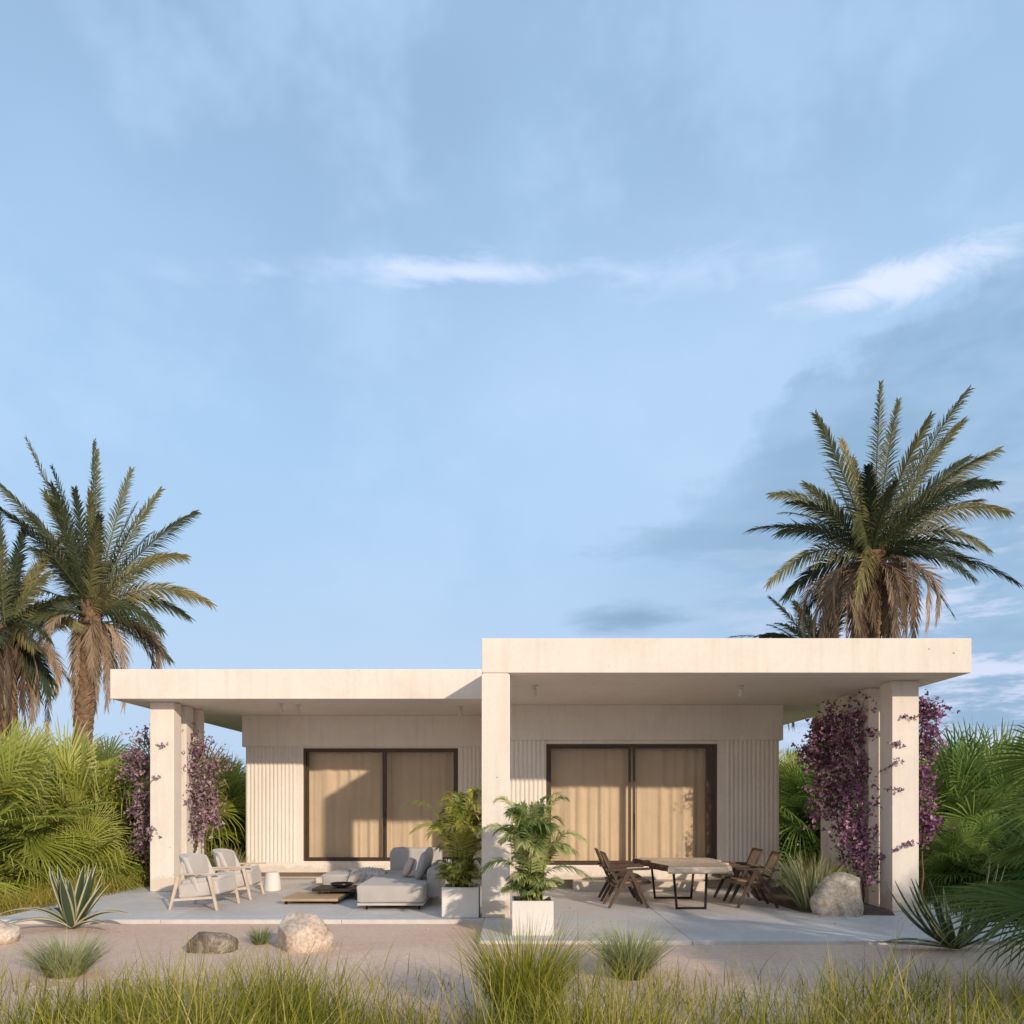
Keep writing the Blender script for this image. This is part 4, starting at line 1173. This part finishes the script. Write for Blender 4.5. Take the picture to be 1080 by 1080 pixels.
# ------------------------------------------------------------------ date palms
def date_palm(px, py, Y, tips, dead, nfill, label, seed, tr=.30, trunk_px=None, scale=1.0):
    random.seed(seed)
    c = P(px, py, Y); s_ = Y/F
    bx = (trunk_px-540)*Y/F if trunk_px else c.x
    root = empty('date_palm', (bx, Y, -.1), 0, label, 'palm tree', 'date palms behind the house')
    o0 = root.location
    L = Leaves()
    core = c-o0
    def add(tip, sag, ln=.58, tint=(.15, .7), n=74, LL=L, dr=.34, w=.0145, lift=.3, face=0.0):
        st = core+Vector((rnd(-.12, .12), rnd(-.12, .12), rnd(-.15, .15)))
        d = (tip-core); mid = core+d*.5+Vector((0, 0, sag*d.length))
        frond(LL, st, mid, tip, n, ln*scale, w, .08, lift, dr, tint, .024, 52, 20, .35, .3, face)
    for t_ in tips:
        tx, ty = t_[0], t_[1]; dy = t_[2] if len(t_) > 2 else rnd(-.8, .8)
        tip = Vector(((tx-px)*s_*(1+dy/Y), dy, (py-ty)*s_))+core
        v = tip-core; hor = math.hypot(v.x, v.y)
        add(tip, .06+.30*hor/max(.1, v.length)*(1 if v.z < v.length*.6 else .5), tint=(.15, .85), face=rnd(.6, .95))
    for i in range(nfill):
        a = rnd(0, 2*PI); e = R(rnd(-35, 75)); l = rnd(2.3, 3.5)*scale
        v = Vector((math.cos(a)*math.cos(e), math.sin(a)*math.cos(e), math.sin(e)))*l
        add(core+v, .05+.2*math.cos(e), tint=(.0, .6))
    D = Leaves()
    for i in range(dead):
        a = rnd(0, 2*PI); l = rnd(1.5, 3.1)*scale; rr_ = rnd(.2, 1.7)*scale
        tip = core+Vector((rr_*math.cos(a), rr_*math.sin(a), -l))
        ctrl = core+Vector((rr_*1.25*math.cos(a), rr_*1.25*math.sin(a), .25-.15*l))
        st = core+Vector((.12*math.cos(a), .12*math.sin(a), -.2))
        frond(D, st, ctrl, tip, 56, .46*scale, .012, .10, .2, .35, (.1, .95), .02, 44, 14, .5, .6, rnd(0, .7))
    # trunk with old leaf bases
    bm = bmesh.new(); H = core.z+.15; nr = int(H/.055); nn = 22; rings = []
    for j in range(nr+1):
        z = H*j/nr; f = z/H
        cxx = core.x*f**1.5; cyy = core.y*f
        r = tr*(1.15-.25*f+.22*math.exp(-((H-z)/.45)**2)+.25*math.exp(-z/.4))
        ring = []
        for i in range(nn):
            th = 2*PI*i/nn
            q = (z/.24+i/nn*5) % 1.0; q2 = (z/.24-i/nn*5) % 1.0
            b_ = .035*(1-q)+.03*(1-q2)+.02*noise.noise(Vector((math.cos(th)*2, math.sin(th)*2, z*6)))
            ring.append(bm.verts.new((cxx+(r+b_)*math.cos(th), cyy+(r+b_)*math.sin(th), z)))
        rings.append(ring)
    for u, v in zip(rings, rings[1:]):
        for k in range(nn): bm.faces.new((u[k], u[(k+1) % nn], v[(k+1) % nn], v[k]))
    bm.faces.new(rings[-1])
    # stubs of cut fronds under the crown
    for i in range(46):
        a = rnd(0, 2*PI); z = H-rnd(.05, 1.0); f = z/H
        p = Vector((core.x*f**1.5+tr*.95*math.cos(a), core.y*f+tr*.95*math.sin(a), z))
        q = p+Vector((math.cos(a)*.10, math.sin(a)*.10, rnd(.16, .32)))
        bar(bm, p-Vector((0, 0, .1)), q, .10, .05, .05, .02, side=(-math.sin(a), math.cos(a), 0), bev=0)
    obj('trunk', bm, M['trunk'], root)
    L.build('crown', M['date'], root)
    D.build('dry_fronds', M['dead'], root)
    return root
date_palm(920, 590, 18.6, [(935, 396, .3), (965, 402, .9), (905, 446, .9), (1012, 422, -.5), (1017, 440, .5), (852, 446, -.4), (1022, 482, 0), (1036, 490, -.8), (1060, 502, .5),
    (818, 518, .2), (868, 492, 1.0), (835, 552, .7), (1053, 548, -.5), (1055, 572, .6), (795, 625, -.7), (845, 620, .9), (1022, 602, -.3), (1014, 645, .4), (990, 470, -1.2), (950, 470, -1.4), (885, 520, -1.5), (925, 455, 1.4),
    (1000, 540, -1.8), (860, 580, -1.8), (975, 500, 1.9), (1000, 625, -1.2), (870, 650, -1.5), (985, 600, 1.5)], 38, 14,
    'tall date palm with brown hanging dead fronds, behind the roof at the right', 201, .24, 908)
date_palm(868, 705, 21.5, [(812, 630, 0), (808, 668, .3), (850, 640, 0), (830, 640, -.5)], 8, 14,
    'smaller date palm mostly hidden behind the right roof, left of the tall one', 205, .25, 868, .8)
date_palm(97, 648, 20.5, [(28, 463, 0), (38, 478, .8), (94, 468, .4), (108, 474, -.4), (163, 512, .3), (158, 540, -.6), (207, 540, .0), (205, 592, -.4), (213, 632, .5), (0, 511, -.2), (20, 570, .6), (182, 670, -.5),
    (168, 692, .5), (60, 560, -1.2), (125, 540, -1.3), (140, 575, -1.6), (30, 640, .6), (22, 665, -.6), (85, 545, -1.6), (120, 480, .9), (145, 640, -1.3), (175, 640, 1.2), (55, 680, -1.5)], 24, 12,
    'leaning date palm with dead fronds, taller of the two at the left', 203, .20, 82)
date_palm(4, 668, 19.5, [(0, 540, 0), (-12, 530, .3), (40, 585, .3), (62, 610, -.4), (-50, 560, 0), (70, 655, .6), (55, 560, .4), (-90, 600, 0), (-100, 650, .2), (60, 690, -.8), (25, 560, -1.0), (48, 720, .3), (62, 735, -.3), (30, 735, .4)], 28, 12,
    'date palm cut by the left edge of the photo', 207, .24, 8, .95)

# ------------------------------------------------------------------ flowering vines
def vine(label, blobs, mat, seed, group, stems, nper=1.0, sprigs=()):
    """blobs: (px, py, Y, radius m, density)"""
    random.seed(seed)
    c0 = P(*blobs[0][:3]); root = empty('flowering_vine', (c0.x, c0.y, 0), 0, label, 'flowering vine', group)
    o0 = root.location
    FL = Leaves(); LV = Leaves(); ST = bmesh.new()
    def flower(p, s_):
        d = Vector((rnd(-1, 1), rnd(-1.2, .5), rnd(-.6, 1))).normalized(); t = min(1, max(0, random.gauss(.45, .25)))
        a = d.orthogonal().normalized(); b = d.cross(a)
        for k in range(3):
            th = k*2.1+rnd(-.2, .2); o = a*math.cos(th)+b*math.sin(th); W = d.cross(o)
            q = (o+d*.5).normalized()
            FL.strip([p, p+q*s_*.5, p+q*s_], [s_*.12, s_*.42, s_*.05], W, [max(0, t-.1), t, min(1, t+.1)])
    def leaf(p, s_):
        d = Vector((rnd(-1, 1), rnd(-1, 1), rnd(-.8, .6))).normalized(); W = d.orthogonal().normalized(); t = random.random()
        LV.strip([p, p+d*s_*.5, p+d*s_], [s_*.05, s_*.32, s_*.04], W, t)
    for (px, py, Y, r, dn) in blobs:
        c = P(px, py, Y)-o0
        # each blob is made of smaller clusters for an uneven outline
        for _ in range(int(20*dn*nper*(r/.3)**1.4)):
            v = Vector((random.gauss(0, .56), random.gauss(0, .42), random.gauss(0, .58)))*r
            cc = c+v; cr = rnd(.05, .12)
            for _ in range(int(rnd(7, 15))):
                flower(cc+Vector((random.gauss(0, 1), random.gauss(0, 1), random.gauss(0, 1)))*cr, rnd(.032, .058))
            for _ in range(8):
                leaf(cc+Vector((random.gauss(0, 1), random.gauss(0, 1), random.gauss(0, 1)))*cr*1.2, rnd(.035, .06))
            # a twig holds the cluster
            tube(ST, [c+Vector((rnd(-.05, .05), rnd(-.05, .05), -r*.4)), c.lerp(cc, .5)+Vector((0, 0, -.03)), cc], .005, .002, 4)
    for pts in sprigs:
        q = [P(*p)-o0 for p in pts]
        tube(ST, q, .005, .002, 5)
        for i in range(len(q)-1):
            for k in range(4):
                p = q[i].lerp(q[i+1], rnd(0, 1))
                flower(p+Vector((rnd(-.03, .03), rnd(-.04, 0), rnd(-.03, .03))), rnd(.024, .038)); leaf(p, .035)
        for k in range(5): flower(q[-1]+Vector((rnd(-.06, .06), rnd(-.05, 0), rnd(-.05, .05))), rnd(.028, .042))
    for pts in stems:
        q = [P(*p)-o0 for p in pts]; qq = []
        for i in range(len(q)-1):
            for k in range(5):
                s_ = q[i].lerp(q[i+1], k/5); qq.append(s_+Vector((noise.noise(s_*3), noise.noise(s_*3+Vector((5, 0, 0))), 0))*.07)
        qq.append(q[-1]); tube(ST, qq, .020, .007, 7)
    obj('stems', ST, M['stem'], root, True)
    FL.build('flowers', mat, root); LV.build('leaves', M['vine_leaf'], root)
GV = 'flowering vines on the columns'
vine('dense dark purple flowering vine climbing the inner side of the right columns, above the boulder',
     [(880, 762, 12.9, .30, 1), (905, 752, 12.6, .20, .7), (866, 775, 13.0, .24, 1), (868, 800, 13.0, .28, 1.1), (873, 830, 13.0, .24, .9), (872, 785, 12.9, .30, 1.1), (900, 790, 12.6, .28, 1), (880, 815, 12.8, .26, 1), (862, 800, 12.9, .18, .7), (905, 815, 12.5, .2, .9), (893, 835, 12.6, .24, .8),
      (880, 845, 12.7, .26, 1.1), (900, 858, 12.4, .26, 1.1), (872, 858, 12.7, .18, .7), (898, 880, 12.4, .24, 1), (910, 895, 12.2, .20, 1), (895, 905, 12.3, .16, .7), (914, 912, 12.1, .17, 1), (918, 925, 12.0, .12, .7),
      (920, 770, 12.3, .12, .5), (920, 850, 12.1, .12, .5), (933, 800, 12.02, .07, .35), (932, 780, 12.02, .06, .3), (933, 885, 12.0, .07, .4), (850, 795, 12.9, .1, .3)],
     M['bract'], 301, GV, [[(905, 960, 12.3), (903, 900, 12.4), (898, 850, 12.4), (890, 800, 12.7), (895, 750, 12.8)], [(912, 960, 12.2), (908, 880, 12.3), (912, 820, 12.4), (905, 760, 12.6)], [(900, 955, 12.4), (885, 880, 12.6), (880, 780, 12.8)]],
     1.0, [[(926, 815, 11.98), (938, 808, 11.62), (947, 803, 11.62)], [(935, 783, 11.7), (944, 786, 11.62), (950, 784, 11.62)], [(932, 832, 11.9), (942, 833, 11.62), (948, 832, 11.62)], [(940, 896, 11.62), (948, 896, 11.62), (956, 890, 11.6), (962, 888, 11.6)], [(970, 755, 11.62), (961, 757, 11.62), (954, 756, 11.62)]])
vine('narrow purple flowering vine showing along the outer edge of the right column',
     [(973, 755, 12.4, .12, 1.2), (983, 752, 12.4, .07, .9), (975, 742, 12.4, .06, .7), (974, 775, 12.4, .11, 1.2), (976, 790, 12.4, .09, .9), (973, 815, 12.4, .09, 1), (974, 840, 12.4, .10, 1.2), (975, 862, 12.4, .11, 1.2), (980, 872, 12.4, .1, .9), (971, 880, 12.4, .1, 1)],
     M['bract'], 303, GV, [[(972, 950, 12.4), (973, 880, 12.4), (971, 820, 12.4), (974, 745, 12.4)]], 2.4)
vine('lilac flowering vine on the inner side of the left columns, above the pale armchairs',
     [(200, 790, 15.0, .18, .9), (193, 775, 15.0, .12, .6), (215, 785, 15.0, .15, .8), (205, 812, 15.0, .26, 1.2), (222, 815, 15.1, .18, .9), (207, 840, 15.0, .26, 1.2), (222, 842, 15.1, .2, 1), (210, 862, 15.0, .26, 1.2), (226, 862, 15.1, .16, .9), (203, 878, 15.0, .14, .6), (235, 797, 15.1, .1, .4), (190, 830, 14.9, .1, .4), (188, 860, 14.9, .08, .3)],
     M['bract_pale'], 305, GV, [[(208, 930, 15.1), (206, 880, 15.1), (210, 830, 15.1), (200, 775, 15.1)], [(214, 930, 15.1), (218, 860, 15.1), (214, 785, 15.1)]], 1.25,
     [[(186, 900, 14.85), (192, 905, 14.9), (197, 902, 14.9)], [(164, 785, 14.17), (170, 788, 14.17), (174, 786, 14.17)], [(160, 823, 14.17), (166, 821, 14.17)]])
vine('lilac flowering vine showing along the outer side of the left column',
     [(150, 780, 15.0, .13, 1), (147, 800, 15.0, .20, 1.2), (140, 812, 15.0, .16, 1), (153, 815, 15.0, .14, 1), (150, 840, 15.0, .19, 1.2), (146, 852, 15.0, .12, .8), (153, 862, 15.0, .13, 1), (150, 880, 15.0, .15, 1.1), (146, 893, 15.0, .10, .8), (155, 900, 15.0, .08, .6), (161, 880, 14.18, .07, .9)],
     M['bract_pale'], 307, GV, [[(156, 935, 15.0), (152, 880, 15.0), (150, 830, 15.0), (152, 775, 15.0)]], 1.4)

random.seed(91)
Lt = Leaves()
for cx_, cy_, sx_, n_ in ((5.3, 11.5, .7, 90), (-6.0, 14.2, .6, 70), (0, 10.5, 1.6, 25)):
    for i in range(n_):
        p = Vector((cx_+random.gauss(0, sx_), cy_+random.gauss(0, .5), .006 if cy_ > 0 else 0)); a = rnd(0, 2*PI)
        if p.y < 10.95 and p.x < 0: continue
        d = Vector((math.cos(a), math.sin(a), rnd(0, .4))); W = Vector((-math.sin(a), math.cos(a), rnd(-.2, .2))); l = rnd(.02, .045)
        Lt.strip([p, p+d*l*.5, p+d*l], [l*.08, l*.32, l*.05], W, rnd(.3, 1))
o = Lt.build('fallen_petals', M['bract']); tag(o, 'fallen petals scattered on the terrace under the vines', 'petals', None, 'stuff')

# ------------------------------------------------------------------ output look
sc.view_settings.view_transform = 'Standard'; sc.view_settings.look = 'None'
sc.view_settings.exposure = 0.42; sc.view_settings.gamma = 1; sc.view_settings.use_curve_mapping = False
sc.render.engine = 'CYCLES'
sc.cycles.max_bounces = 6; sc.cycles.diffuse_bounces = 4; sc.cycles.glossy_bounces = 2; sc.cycles.transmission_bounces = 3; sc.cycles.transparent_max_bounces = 8
